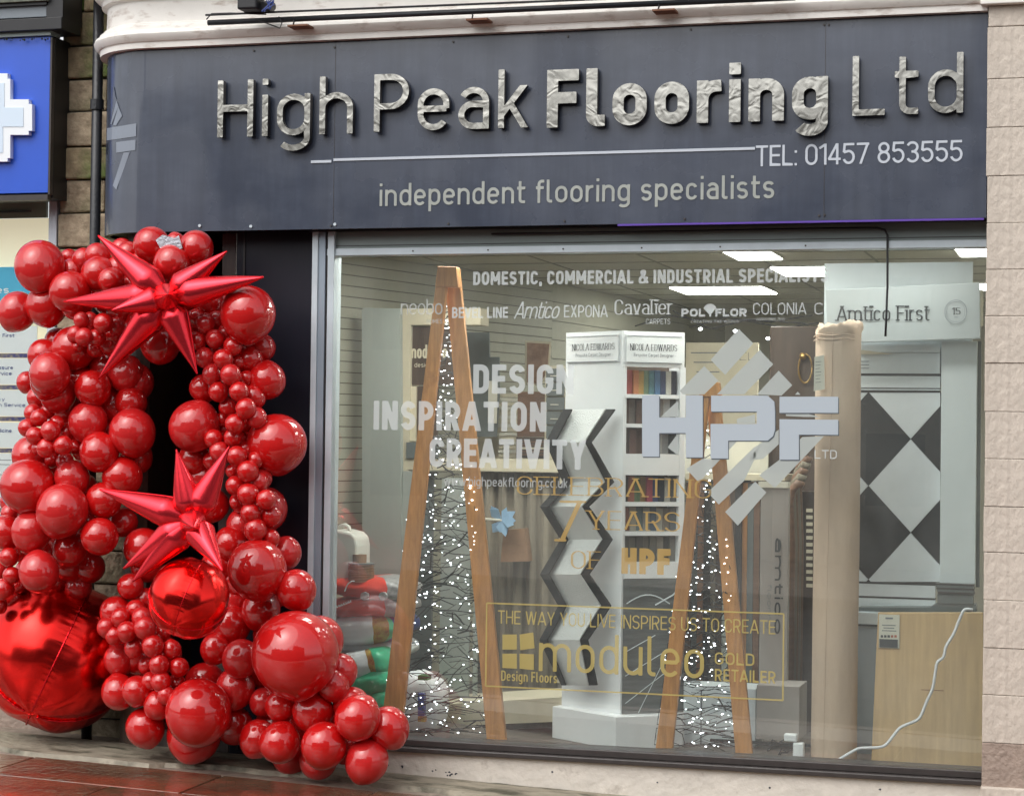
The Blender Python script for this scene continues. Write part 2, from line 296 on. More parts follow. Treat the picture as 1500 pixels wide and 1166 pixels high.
# ------------------------------------------------------------------ stroke lettering
XH = .72; DSC = -.27
def arc(cx, cy, rx, ry, a0, a1, n=9):
    return [(cx+rx*math.cos(math.radians(a0+(a1-a0)*i/n)), cy+ry*math.sin(math.radians(a0+(a1-a0)*i/n))) for i in range(n+1)]
def glyph(c, wx, wy):
    h, v = wx/2, wy/2
    S_ = []                                            # (points, closed, clip)
    def s(p, closed=False, clip=None): S_.append((p, closed, clip))
    def loop(L, B, R, T, qx=None, qy=None):
        qx = qx or (R-L)/2; qy = qy or min((T-B)/2, qx*1.15)
        return arc(R-qx, T-qy, qx, qy, 0, 90)+arc(L+qx, T-qy, qx, qy, 90, 180)+arc(L+qx, B+qy, qx, qy, 180, 270)+arc(R-qx, B+qy, qx, qy, 270, 360)
    Wd = .60; Tt = 1-v; Bb = v; X = XH-v
    if c == ' ': return .26, []
    up = c.isupper() or c.isdigit() or c in '&'
    if up:
        Wd = {'I': wx, 'M': .78, 'W': .9, 'L': .5, 'E': .52, 'F': .50, 'T': .58, '1': .34, 'J': .5, 'A': .66, 'V': .64, 'Y': .62, 'X': .62, 'N': .62, 'O': .62, 'G': .60, '&': .68}.get(c, .58)
        L, R = h, Wd-h; C = (0, 1)
        if c == 'H': s([(L, 0), (L, 1)]); s([(R, 0), (R, 1)]); s([(L, .5), (R, .5)])
        elif c == 'I': s([(L, 0), (L, 1)])
        elif c in 'EF':
            s([(L, 0), (L, 1)]); s([(0, Tt), (Wd, Tt)]); s([(L, .51), (Wd*.93, .51)])
            if c == 'E': s([(0, Bb), (Wd, Bb)])
        elif c == 'L': s([(L, 0), (L, 1)]); s([(0, Bb), (Wd, Bb)])
        elif c == 'T': s([(Wd/2, 0), (Wd/2, 1)]); s([(0, Tt), (Wd, Tt)])
        elif c in 'O0': s(loop(L, Bb, R, Tt), True)
        elif c in 'CG':
            q = (R-L)/2; p = [(R, .70)]+arc(R-q, Tt-q, q, q, 0, 90)+arc(L+q, Tt-q, q, q, 90, 180)+arc(L+q, Bb+q, q, q, 180, 270)+arc(R-q, Bb+q, q, q, 270, 360)
            s(p+([(R, .30)] if c == 'C' else [(R, .46)]))
            if c == 'G': s([(Wd*.52, .46), (Wd, .46)])
        elif c == 'U': q = (R-L)/2; s([(L, 1)]+arc(L+q, Bb+q, q, q, 180, 270)+arc(R-q, Bb+q, q, q, 270, 360)+[(R, 1)])
        elif c == 'J': q = (R-L)/2; s(arc(L+q, Bb+q, q, q, 190, 270)+arc(R-q, Bb+q, q, q, 270, 360)+[(R, 1)])
        elif c == 'D': q = (R-L)*.55; s([(L, 0), (L, 1)]); s([(0, Tt)]+arc(R-q, Tt-q, q, q, 90, 0)+arc(R-q, Bb+q, q, q, 0, -90)+[(0, Bb)])
        elif c in 'PR':
            m = .44; q = (Tt-m)/2; s([(L, 0), (L, 1)]); s([(0, Tt)]+arc(R-q, Tt-q, q, q, 90, -90, 14)+[(L, m)])
            if c == 'R': s([(Wd*.45, m+.1), (R+.02, -.1)], False, C)
        elif c == 'B':
            m = .52; q = (Tt-m)/2; s([(L, 0), (L, 1)]); s([(0, Tt)]+arc(R-q-.02, Tt-q, q, q, 90, -90, 14)+[(L, m)]); q = (m-Bb)/2; s([(L, m)]+arc(R-q, Bb+q, q, q, 90, -90, 14)+[(0, Bb)])
        elif c == 'S' or c == 's': pass
        elif c == 'A': s([(h-.06, -.1), (Wd/2, 1.02)], False, C); s([(Wd-h+.06, -.1), (Wd/2, 1.02)], False, C); s([(Wd*.22, .28), (Wd*.78, .28)])
        elif c == 'V': s([(h-.05, 1.1), (Wd/2, -.02)], False, C); s([(Wd-h+.05, 1.1), (Wd/2, -.02)], False, C)
        elif c == 'W':
            for a, b in ((h*.8, .27), (.5, .27), (.5, .73), (1-h*.9, .73)): s([(Wd*a+(0), 1.05), (Wd*b, -.02)], False, C)
        elif c == 'M': s([(L, 0), (L, 1)]); s([(R, 0), (R, 1)]); s([(L, 1.0), (Wd/2, .26)], False, C); s([(R, 1.0), (Wd/2, .26)], False, C)
        elif c == 'N': s([(L, 0), (L, 1)]); s([(R, 0), (R, 1)]); s([(L, 1.02), (R, -.02)], False, C)
        elif c == 'K': s([(L, 0), (L, 1)]); s([(L, .34), (R, 1.06)], False, C); s([(Wd*.38, .58), (R, -.08)], False, C)
        elif c == 'X': s([(L, -.06), (R, 1.06)], False, C); s([(R, -.06), (L, 1.06)], False, C)
        elif c == 'Y': s([(Wd/2, 0), (Wd/2, .45)]); s([(L-.03, 1.06), (Wd/2, .40)], False, C); s([(R+.03, 1.06), (Wd/2, .40)], False, C)
        elif c == '1': s([(R, 0), (R, 1)]); s([(R, 1-v*.6), (0, .78)], False, C)
        elif c == '4': s([(Wd*.72, 0), (Wd*.72, 1)]); s([(Wd*.72, 1), (.03, .26)], False, (.24-v*0, 1)); s([(0, .26), (Wd, .26)])
        elif c == '7': s([(0, Tt), (Wd, Tt)]); s([(R, 1.0), (Wd*.25, -.1)], False, C)
        elif c == '5': q = .31-v/2; s([(Wd*.95, Tt), (.07, Tt)]); s([(.05+h, 1), (h+.01, .56)]); s([(h+.01, .56)]+arc(R-q*.85, Bb+q, q*.85, q, 95, -90, 12)+arc(L+q*.85, Bb+q, q*.85, q, 270, 200))
        elif c == '3': q = (Tt-.52)/2; s(arc(L+q, Tt-q, q, q, 160, 90)+arc(R-q-.02, Tt-q, q, q, 90, -90, 12)+[(Wd*.4, .52)]); q = (.52-Bb)/2; s([(Wd*.4, .52)]+arc(R-q, Bb+q, q, q, 90, -90, 12)+arc(L+q, Bb+q, q, q, 270, 200))
        elif c == '8': s(loop(L+.03, .53, R-.03, Tt), True); s(loop(L, Bb, R, .53), True)
        elif c == '&': s([(Wd, .02), (.2, .72)]+arc(.31, .80, .13, .13, 180, 0)+[(.4, .66), (.12, .42)]+arc(.24, .24, .19, .19, 160, 300)+[(.50, .24), (Wd*.93, .5)], False, C)
        if c == 'S':
            q = (Tt-.51)/2; q2 = (.51-Bb)/2
            s(arc(R-q, Tt-q, q, q, 15, 90)+arc(L+q, Tt-q, q, q, 90, 270, 14)+arc(R-q2, Bb+q2, q2, q2, 90, -90, 14)+arc(L+q2, Bb+q2, q2, q2, 270, 195))
        return Wd, S_
    Wd = {'i': wx, 'l': wx+.12, 'f': .34, 't': .36, 'r': .33+max(0, wx-.13)*.9, 'm': .90, 'w': .78, 'c': .48, 's': .46, 'k': .50, '.': wx, ',': wx, ':': wx, '-': .3, 'j': wx, 'a': .50, 'v': .5, 'y': .52, 'e': .52}.get(c, .53)
    L, R = h, Wd-h; q = (R-L)/2; qy = min(q*1.05, (X-Bb)/2); CX = (0, XH)
    def arch(L, R):
        q = (R-L)/2; s([(L, X-q)]+arc(L+q, X-q, q, q, 180, 90)+arc(R-q, X-q, q, q, 90, 0)+[(R, 0)])
    if c == 'i': s([(L, 0), (L, XH)]); s([(L, 1-max(wx, wy)), (L, 1)])
    elif c == 'j': s([(L, DSC), (L, XH)]); s([(L, 1-max(wx, wy)), (L, 1)])
    elif c == 'l': s([(L, 1), (L, Bb+.10)]+arc(L+.10, Bb+.10, .10, .10, 180, 270)+[(Wd, Bb)])
    elif c == 'h': s([(L, 0), (L, 1)]); arch(L, R)
    elif c == 'n': s([(L, 0), (L, XH)]); arch(L, R)
    elif c == 'm': s([(L, 0), (L, XH)]); arch(L, Wd/2); arch(Wd/2, R)
    elif c == 'u': s([(R, 0), (R, XH)]); s([(L, XH)]+arc(L+q, Bb+q, q, q, 180, 270)+arc(R-q, Bb+q, q, q, 270, 360))
    elif c == 'r': s([(L, 0), (L, XH)]); s([(L, X-.24)]+arc(L+.2, X-.24, .2, .24, 180, 95)+[(Wd, X+.005)])
    elif c == 'o': s(loop(L, Bb, R, X, q, qy), True)
    elif c in 'bdpq':
        s(loop(L, Bb, R, X, q, qy), True); x = L if c in 'bp' else R
        s([(x, 0 if c in 'bd' else DSC), (x, 1 if c in 'bd' else XH)])
    elif c == 'g':
        s(loop(L, Bb, R, X, q, qy), True); d = DSC+v
        s([(R, XH)]+arc(R-q, d+q*.8, q, q*.8, 0, -90)+arc(L+q, d+q*.8, q, q*.8, 270, 215))
    elif c == 'c': s(arc(R-q, X-qy, q, qy, 20, 90)+arc(L+q, X-qy, q, qy, 90, 180)+arc(L+q, Bb+qy, q, qy, 180, 270)+arc(R-q, Bb+qy, q, qy, 270, 340))
    elif c == 'e': s([(L, .37), (R, .37)]); s([(R, .37)]+arc(R-q, X-qy, q, qy, 0, 90)+arc(L+q, X-qy, q, qy, 90, 180)+arc(L+q, Bb+qy, q, qy, 180, 270)+arc(R-q, Bb+qy, q, qy, 270, 325))
    elif c == 'a':
        q2 = (.43-Bb)/2; s(arc(L+q, X-qy, q, qy, 150, 90)+arc(R-q, X-qy, q, qy, 90, 0)+[(R, 0)])
        s([(R, .43)]+arc(L+q2, Bb+q2, q2, q2, 90, 270, 12)+[(R, Bb)])
    elif c == 's':
        q = (X-.37)/2; q2 = (.37-Bb)/2
        s(arc(R-q, X-q, q, q, 25, 90)+arc(L+q, X-q, q, q, 90, 270, 12)+arc(R-q2, Bb+q2, q2, q2, 90, -90, 12)+arc(L+q2, Bb+q2, q2, q2, 270, 200))
    elif c == 't': x = h+.07; s([(x, .96), (x, Bb+.12)]+arc(x+.12, Bb+.12, .12, .12, 180, 270)+[(Wd, Bb)]); s([(0, X), (Wd, X)])
    elif c == 'f': x = h+.07; s([(x, 0), (x, Tt-.13)]+arc(x+.13, Tt-.13, .13, .13, 180, 90)+[(Wd+.02, Tt)]); s([(0, X), (Wd, X)])
    elif c == 'k': s([(L, 0), (L, 1)]); s([(L, .22), (R, XH+.06)], False, (0, XH)); s([(Wd*.38, .42), (R+.01, -.06)], False, (0, XH))
    elif c == 'v': s([(h-.03, XH+.08), (Wd/2, -.02)], False, CX); s([(Wd-h+.03, XH+.08), (Wd/2, -.02)], False, CX)
    elif c == 'y': s([(h-.03, XH+.08), (Wd/2, .02)], False, CX); s([(Wd-h+.03, XH+.08), (Wd*.30, DSC-.05)], False, (DSC, XH))
    elif c == 'w':
        for a, b in ((.07, .28), (.5, .28), (.5, .72), (.93, .72)): s([(Wd*a, XH+.04), (Wd*b, -.02)], False, CX)
    elif c == '.': s([(L, 0), (L, wy)])
    elif c == ',': s([(L, -.12), (L, wy)])
    elif c == ':': s([(L, 0), (L, wy)]); s([(L, XH-wy), (L, XH)])
    elif c == '-': s([(0, .38), (Wd, .38)])
    else: s([(L, 0), (L, XH)])
    return Wd, S_
_gc = {}
def contours(c, wx, wy, serif=False, step=.02):
    key = (c, round(wx, 3), round(wy, 3), serif, step)
    if key in _gc: return _gc[key]
    Wd, st = glyph(c, wx, wy)
    if not st: _gc[key] = (Wd, []); return _gc[key]
    if serif:
        for p, cl, cp in list(st):
            if cl: continue
            for a, b in ((p[0], p[1]), (p[-1], p[-2])):
                if abs(a[1]-b[1]) > abs(a[0]-b[0])*.9 and (a[1] < .03 or abs(a[1]-1) < .15 or abs(a[1]-XH) < .02 or a[1] < -.2):
                    y = min(max(a[1], 0 if a[1] > -.2 else DSC), 1); y += wy/2 if b[1] > a[1] else -wy/2
                    st.append(([(a[0]-.115-wx*.3, y), (a[0]+.115+wx*.3, y)], False, None))
    xs = np.arange(-.22, Wd+.22, step); ys = np.arange(DSC-.14, 1.14, step)
    GX, GY = np.meshgrid(xs, ys); D = np.full(GX.shape, 9.)
    k = wx/wy                                          # elliptical pen: measure y in stretched units
    for pts, closed, clip in st:
        pp = np.array(pts, float); pp = np.vstack([pp, pp[:1]]) if closed else pp
        keep = [0]+[i for i in range(1, len(pp)) if np.hypot(*(pp[i]-pp[i-1])) > 1e-4]; pp = pp[keep]
        seg = np.hypot(*(pp[1:]-pp[:-1]).T); cum = np.concatenate([[0], np.cumsum(seg)])
        ds = np.full(GX.shape, 9.)
        for i in range(len(pp)-1):
            ax, ay = pp[i]; bx_, by_ = pp[i+1]; vx, vy = bx_-ax, (by_-ay)*k; qx, qy = GX-ax, (GY-ay)*k
            t = np.clip((qx*vx+qy*vy)/(vx*vx+vy*vy+1e-12), 0, 1); d = np.hypot(qx-t*vx, qy-t*vy)-wx/2
            if not closed:
                if cum[i] < max(wx, wy):
                    e = pp[0]-pp[1]; e = e/np.hypot(*e); d = np.maximum(d, (GX-pp[0][0])*e[0]+(GY-pp[0][1])*e[1])
                if cum[-1]-cum[i+1] < max(wx, wy):
                    e = pp[-1]-pp[-2]; e = e/np.hypot(*e); d = np.maximum(d, (GX-pp[-1][0])*e[0]+(GY-pp[-1][1])*e[1])
            ds = np.minimum(ds, d)
        if clip: ds = np.maximum(ds, np.maximum(clip[0]-GY, GY-clip[1]))
        D = np.minimum(D, ds)
    D[np.abs(D) < 1e-6] = 1e-6
    ins = D < 0; ny, nx = D.shape; nxt = {}
    cells = np.argwhere((ins[:-1, :-1] != ins[1:, 1:]) | (ins[:-1, 1:] != ins[1:, :-1]) | (ins[:-1, :-1] != ins[:-1, 1:]))
    def ept(e):
        (j0, i0), (j1, i1) = e; a, b = D[j0, i0], D[j1, i1]; t = a/(a-b)
        return (xs[i0]+(xs[i1]-xs[i0])*t, ys[j0]+(ys[j1]-ys[j0])*t)
    for j, i in cells:
        j, i = int(j), int(i)
        cor = [(j, i), (j, i+1), (j+1, i+1), (j+1, i)]; b = [bool(ins[q]) for q in cor]
        ed = [(cor[q], cor[(q+1) % 4]) for q in range(4)]
        key_e = lambda e: tuple(sorted(e))
        starts = [q for q in range(4) if b[q] and not b[(q+1) % 4]]; ends = [q for q in range(4) if not b[q] and b[(q+1) % 4]]
        for q in starts:                               # inside kept on the same side: pair exit with next entry
            r = min(ends, key=lambda e: (q-e) % 4)
            nxt[key_e(ed[q])] = key_e(ed[r])
    loops = []; seen = set()
    for s0 in list(nxt):
        if s0 in seen: continue
        lp = []; e = s0
        while e in nxt and e not in seen: seen.add(e); lp.append(ept(e)); e = nxt[e]
        if len(lp) > 3:
            o = []; n = len(lp)                        # drop collinear points
            for a in range(n):
                p0, p1, p2 = lp[a-1], lp[a], lp[(a+1) % n]
                cr = (p1[0]-p0[0])*(p2[1]-p1[1])-(p1[1]-p0[1])*(p2[0]-p1[0])
                if abs(cr) > 2e-6: o.append(p1)
            if len(o) > 2: loops.append(o)
    _gc[key] = (Wd, loops); return _gc[key]
def loops_mesh(name, loops, extrude=0., bevel=0.):
    cu = bpy.data.curves.new(name, 'CURVE'); cu.dimensions = '2D'; cu.fill_mode = 'BOTH' if not extrude else 'BOTH'
    cu.extrude = extrude; cu.bevel_depth = bevel; cu.bevel_resolution = 1
    for lp in loops:
        sp = cu.splines.new('POLY'); sp.points.add(len(lp)-1)
        sp.points.foreach_set('co', [q for x, y in lp for q in (x, y, 0, 1)]); sp.use_cyclic_u = True
    o = bpy.data.objects.new(name, cu); me = bpy.data.meshes.new_from_object(o); me.name = name
    bpy.data.objects.remove(o); bpy.data.curves.remove(cu); return me
def layout(s, w, a, gap=.12, contrast=1., serif=False, step=.02, bold_ranges=None):
    """list of (char, x, loops) at cap height 1; a = sideways squeeze that the pen must undo"""
    x = 0; out = []
    for i, ch in enumerate(s):
        ww = w
        if bold_ranges:
            for b0, b1, wb in bold_ranges:
                if b0 <= i < b1: ww = wb
        Wd, lp = contours(ch, ww/a, ww*contrast, serif, step)
        out.append((ch, x, Wd, lp)); x += Wd+(gap if ch != ' ' else gap*.6)
    return out, x-gap
def text(name, s, px0, px1, pyb, cap, Y, m, parent, w=.14, gap=.12, contrast=1., serif=False, shear=0, step=.025, face=None, thick=0, letters=False, bold=None, rot=0, pxv=None):
    """one line of lettering laid on a real plane: baseline px0..px1 at picture row pyb (mid), cap height in picture px"""
    if face: A0, A1, Am = PF(px0, pyb, *face), PF(px1, pyb, *face), PF((px0+px1)/2, pyb, *face); At = PF((px0+px1)/2, pyb-cap, *face)
    else: A0, A1, Am, At = P(px0, pyb, Y), P(px1, pyb, Y), P((px0+px1)/2, pyb, Y), P((px0+px1)/2, pyb-cap, Y)
    H = At.z-Am.z; width = math.hypot(A1.x-A0.x, A1.y-A0.y) if face else A1.x-A0.x
    a = 1.
    for _ in range(4):
        lay, tot = layout(s, w, a, gap, contrast, serif, .05, bold); a = width/(tot*H)
    lay, tot = layout(s, w, a, gap, contrast, serif, step, bold); sx = width/tot
    ang = math.atan2(A1.y-A0.y, A1.x-A0.x) if face else 0.
    org = Vector((A0.x, A0.y, Am.z))
    def fin(me, loc, nm):
        me.materials.append(m) if not isinstance(m, (list, tuple)) else [me.materials.append(q) for q in m]
        o = bpy.data.objects.new(nm, me); o.rotation_euler = (math.pi/2, 0, ang); place(o, parent, loc); return o
    if letters:
        res = []
        for ch, x, Wd, lp in lay:
            if not lp: continue
            me = loops_mesh(name, [[((px)*sx, py*H) for px, py in l] for l in lp], thick/2, 0)
            o = fin(me, org+Vector((x*sx, 0, 0)), name)
            if isinstance(m, (list, tuple)):
                for p in me.polygons: p.material_index = 0 if abs(p.normal.z) > .7 else 1
            res.append(o)
        return res
    loops = [[((px+x)*sx+py*H*shear, py*H) for px, py in l] for ch, x, Wd, lp in lay for l in lp]
    return fin(loops_mesh(name, loops, thick/2), org, name)
def vtext(name, s, px, py0, py1, cap, Y, m, parent, w=.14, step=.03):
    """lettering that runs down the picture, letter tops to the right"""
    A0, A1 = P(px, py0, Y), P(px, py1, Y); length = A0.z-A1.z; H = cap*MPP(Y); a = 1.
    for _ in range(3): lay, tot = layout(s, w, a, .12, 1, False, .05); a = length/(tot*H)
    lay, tot = layout(s, w, a, .12, 1, False, step); sx = length/tot
    me = loops_mesh(name, [[((q+x)*sx, r*H) for q, r in l] for ch, x, Wd, lp in lay for l in lp])
    me.materials.append(m); o = bpy.data.objects.new(name, me)
    o.rotation_euler = Matrix(((0, 1, 0), (0, 0, -1), (-1, 0, 0))).to_euler(); place(o, parent, A0); return o

# ================================================================== THE SETTING
GZ = lambda x, y: 0.036 - 0.034*(x+3.08) + 0.012*min(0, y)           # the street falls gently to the right
def ground_grid(name, m, x0, x1, y0, y1, dz, nx=2, ny=2, kind='structure'):
    mb = MB()
    xs = [x0+(x1-x0)*i/nx for i in range(nx+1)]; ys = [y0+(y1-y0)*i/ny for i in range(ny+1)]
    v = [(x, y, GZ(x, y)+dz) for y in ys for x in xs]
    f = [(j*(nx+1)+i, j*(nx+1)+i+1, (j+1)*(nx+1)+i+1, (j+1)*(nx+1)+i) for j in range(ny) for i in range(nx)]
    return tag(mb.add(v, f).build(name, m, center=False), kind=kind)
ground_grid('ground', M['asphalt'], -90, 90, -90, 60, -.16)
ground_grid('road', M['asphalt'], -60, 60, -14, -3.15, -.15)
pav = ground_grid('pavement', M['joint'], -14, 10, -3.0, 2.0, -.012)
far = ground_grid('pavement', M['house_stone'], -60, 60, -21.5, -14.2, -.03)
kb = MB(); 
for i in range(26):
    x = -14+i*.92; kb.hexa([(x, -3.15, GZ(x, -3)-.2), (x+.91, -3.15, GZ(x+.91, -3)-.2), (x+.91, -3.0, GZ(x+.91, -3)-.2), (x, -3.0, GZ(x, -3)-.2)],
                           [(x, -3.15, GZ(x, -3)-.01), (x+.91, -3.15, GZ(x+.91, -3)-.01), (x+.91, -3.0, GZ(x+.91, -3)-.005), (x, -3.0, GZ(x, -3)-.005)])
tag(kb.build('kerb', M['grey_stone'], center=False), kind='structure')
rs = random.Random(3); y = -.42; row = 0
while y > -2.3:                                                       # stone flags, each its own piece
    d = .46 if row % 2 == 0 else .52; x = -7.0+rs.uniform(-.3, 0)
    while x < 0.9:
        w = rs.uniform(.55, .95); a = rs.uniform(-.003, .003); b = rs.uniform(-.003, .003)
        c = [(x, y-d, GZ(x, y-d)), (x+w, y-d, GZ(x+w, y-d)), (x+w, y, GZ(x+w, y)), (x, y, GZ(x, y))]
        g = .006
        bt = [(p[0]+(g if i in (0, 3) else -g), p[1]+(g if i < 2 else -g), p[2]-.05) for i, p in enumerate(c)]
        tp = [(p[0]+(g if i in (0, 3) else -g), p[1]+(g if i < 2 else -g), p[2]+(a if i in (0, 3) else b)) for i, p in enumerate(c)]
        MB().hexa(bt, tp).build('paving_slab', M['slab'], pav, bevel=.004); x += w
    y -= d; row += 1
# worn cement strip along the wall foot, ragged front edge
mb = MB(); n = 120; v = []; rs = random.Random(5)
for i in range(n+1):
    x = -6.2+6.4*i/n; e = -.27+.05*math.sin(x*3.1)+.02*math.sin(x*11+1)+.006*rs.uniform(-1, 1)
    if x < -4.2: e -= .04
    v += [(x, .05, GZ(x, 0)+.012), (x, -.12, GZ(x, 0)+.012+rs.uniform(-.002, .003)), (x, e, GZ(x, e)+.008), (x, e-.012, GZ(x, e)-.02)]
f = [(4*i+k, 4*i+k+1, 4*(i+1)+k+1, 4*(i+1)+k) for i in range(n) for k in range(3)]
tag(mb.add(v, f).build('pavement_edge_strip', M['concrete'], pav, center=False), kind='structure')

# ---- fascia line
YF = -0.12
ZB = np.mean([P(345, 339, YF).z, P(1443, 318, YF).z]); ZT = np.mean([P(300, 70, YF).z, P(900, 43, YF).z, P(1448, 17, YF).z])
XR = P(1446, 170, YF).x
RAD = .34
def path(d, xs, back=.7, n=18):
    pts = [(XR, YF-d)]
    for i in range(n+1):
        a = math.pi/2*i/n; pts.append((xs-(RAD+d)*math.sin(a), YF+RAD-(RAD+d)*math.cos(a)))
    pts.append((xs-RAD-d, YF+RAD+back)); return pts
lo, hi = -6., -3.
for _ in range(40):
    xs = (lo+hi)/2; m_ = min(proj((x, y, 1.95))[0] for x, y in path(0, xs))
    if m_ < 150: lo = xs
    else: hi = xs
XS = xs
def sweep(name, m, prof, parent, smooth=True):
    cols = [path(d, XS) for d, z in prof]; n = len(prof); L = len(cols[0]); v = []; f = []
    for i in range(L):
        for k in range(n): v.append((cols[k][i][0], cols[k][i][1], prof[k][1]))
    for i in range(L-1):
        for k in range(n): f.append((i*n+k, i*n+(k+1) % n, (i+1)*n+(k+1) % n, (i+1)*n+k))
    f += [tuple(range(n))[::-1], tuple((L-1)*n+k for k in range(n))]
    o = MB().add(v, f).build(name, m, parent, smooth=False)
    if smooth:
        for p in o.data.polygons: p.use_smooth = True
        o.data.set_sharp_from_angle(angle=math.radians(28))
    return o
shop = empty('flooring_shop', (-2.5, .1, 0), 'pale stone corner shop building carrying the slate grey sign', 'building')
core_pts = path(-.031, XS); c2 = [(x, y) for x, y in core_pts]+[(XR, YF+RAD+.7)]
mb = MB(); n = len(c2)
mb.add([(x, y, ZB+.015) for x, y in c2]+[(x, y, ZT+.6) for x, y in c2], [tuple(range(n))[::-1], tuple(range(n, 2*n))]+[(i, (i+1) % n, (i+1) % n+n, i+n) for i in range(n)])
mb.build('lintel', M['black'], shop)
corn = sweep('cornice', M['white_paint'], [(-.03, ZT), (.035, ZT), (.037, ZT+.028), (.046, ZT+.031), (.050, ZT+.036), (.062, ZT+.05), (.066, ZT+.064), (.060, ZT+.079), (.044, ZT+.086), (.040, ZT+.088), (.040, ZT+.102), (.024, ZT+.104),
      (.022, ZT+.120), (.006, ZT+.128), (.004, ZT+.235), (.03, ZT+.243), (.032, ZT+.262), (.06, ZT+.285), (.085, ZT+.315), (.09, ZT+.33), (.15, ZT+.345), (.152, ZT+.40), (-.03, ZT+.43)], shop)
bx('upper_wall', M['stone_dry'], XS-RAD+.1, 1.6, .25, .6, ZT+.45, ZT+4.2, shop)
# ---- the sign on the fascia
sign = empty('fascia_sign', (-2.4, YF, ZB), 'slate grey fascia sign with raised polished steel shop name', 'shop sign')
fas = sweep('panel', M['slate'], [(-.028, ZB), (0, ZB), (0, ZT-.002), (-.028, ZT-.002)], sign)
for s, a, b, yb, cap, w in (('High', 320, 518, 199.5, 84, .105), ('Peak', 549, 776, 191, 85, .105), ('Flooring', 802, 1213, 182, 86, .195), ('Ltd', 1249, 1411, 168.5, 88, .105)):
    text('letter', s, a, b, yb, cap, YF-.026, (M['steel'], M['steel_side']), sign, w=w, gap=.15 if w < .15 else .12, step=.0125, thick=.030, letters=True)
text('tagline_lettering', 'independent flooring specialists', 556, 1134, 296.5, 34, YF-.003, M['fascia_print2'], sign, w=.125, gap=.13, step=.025)
text('phone_lettering', 'TEL: 01457 853555', 1107, 1410, 240.5, 31, YF-.003, M['fascia_print'], sign, w=.115, gap=.08, step=.025)
for a, b, y0, y1 in ((456, 486, 237.5, 237), (489, 1106, 236, 216.5)):
    za = P(a, y0, YF).z; q0, q1 = P(a, y0, YF), P(b, y1, YF); z = (q0.z+q1.z)/2
    bx('rule_line', M['fascia_print'], q0.x, q1.x, YF-.005, YF-.001, z-.006, z+.006, sign)
for sx_, sy_ in ((372, 72), (490, 67), (664, 59), (832, 51), (1012, 41), (1207, 34), (1214, 34), (293, 333), (368, 334), (485, 333), (491, 331), (657, 330), (827, 326), (1003, 323), (1200, 318), (1208, 317)):
    c = P(sx_, sy_+(3 if sy_ < 100 else -2), YF)
    MB().tube([c+Vector((0, -.006, 0)), c], .0075 if sx_ in (293, 368, 491) else .005, 8).build('screw', M['aluminium'] if sx_ in (293, 368, 491) else M['dark_frame'], sign)
bx('purple_strip', mat('violet strip', (.12, .06, .38), .3), P(905, 325, YF).x, XR-.01, YF-.004, YF+.02, ZB-.009, ZB-.001, sign)
for jx in (490, 1208): bx('panel_joint', M['dark_frame'], P(jx, 200, YF).x-.0009, P(jx, 200, YF).x+.0009, YF-.0012, YF-.0002, ZB+.002, ZT-.004, sign)
# logo print wrapped on the curved end
def on_curve(px, py, lift=.003):
    pts = path(lift, XS, n=90); best = None
    for i in range(len(pts)-1):
        for t in (0, .5):
            x = pts[i][0]*(1-t)+pts[i+1][0]*t; yy = pts[i][1]*(1-t)+pts[i+1][1]*t
            if yy > YF+RAD+.01: continue
            d = abs(proj((x, yy, 1.95))[0]-px)
            if best is None or d < best[0]: best = (d, x, yy)
    _, x, yy = best; t = math.hypot(x-CAM.x, yy-CAM.y)/math.hypot(ray(px, py).x, ray(px, py).y)
    return Vector((x, yy, CAM.z+ray(px, py).z*t))
for k, q in enumerate([[(151, 188), (194, 181), (194, 200), (151, 206)], [(151, 210), (193, 205), (193, 220), (151, 226)], [(176, 224), (185, 223), (166, 278), (161, 272)], [(158, 118), (164, 146), (152, 150), (152, 120)], [(164, 148), (173, 170), (164, 184), (156, 182)]]):
    N_ = 7; v = []
    for i in range(N_):
        t = i/(N_-1); a = [q[0][j]*(1-t)+q[1][j]*t for j in (0, 1)]; b = [q[3][j]*(1-t)+q[2][j]*t for j in (0, 1)]
        v += [on_curve(*a), on_curve(*b)]
    MB().add(v, [(2*i, 2*i+1, 2*i+3, 2*i+2) for i in range(N_-1)]).build('logo_print', M['corner_print'], sign)
# ---- things fixed on the cornice
pole = empty('pole_rail', P(700, 22, -.24), 'long black metal rail fixed above the grey fascia', 'rail')
pa, pb = P(305, 34, -.24), P(1165, -3, -.24)
MB().tube([pa, pb], .013, 12).build('rod', M['black_pipe'], pole, smooth=True)
MB().tube([pa+Vector((0, -.03, .03)), pa+Vector((.4, -.03, .028)), pb+Vector((0, -.03, .02))], .005, 6).build('wire', M['black'], pole)
MB().tube([pa+Vector((.0, -.02, .012)), pa+Vector((.03, -.03, .035)), pa+Vector((.12, -.02, .036)), pa+Vector((.3, -.02, .022))], .003, 6).build('wire', M['black'], pole)
MB().tube([pa+Vector((.25, -.02, .0)), pa+Vector((.33, -.03, -.03)), pa+Vector((.37, -.02, -.045)), pa+Vector((.38, -.02, -.02)), pa+Vector((.36, -.01, .01))], .003, 6).build('wire', M['black'], pole)
rust = mat('rusty bracket', (.20, .09, .05), .8, var=.3, vs=30)
for bpx, bpy_ in ((438, 33), (700, 24), (973, 10)):
    c = P(bpx, bpy_, -.24); bx('bracket', rust, c.x-.05, c.x+.05, -.26, -.16, c.z-.022, c.z-.014, pole); MB().tube([c+Vector((-.03, .0, -.02)), c+Vector((-.02, -.012, 0)), c+Vector((-.03, 0, .018))], .004, 6).build('bracket', M['black'], pole)
fl = empty('floodlight', P(370, 10, -.3), 'small black floodlight with blue wire above the fascia', 'light fitting')
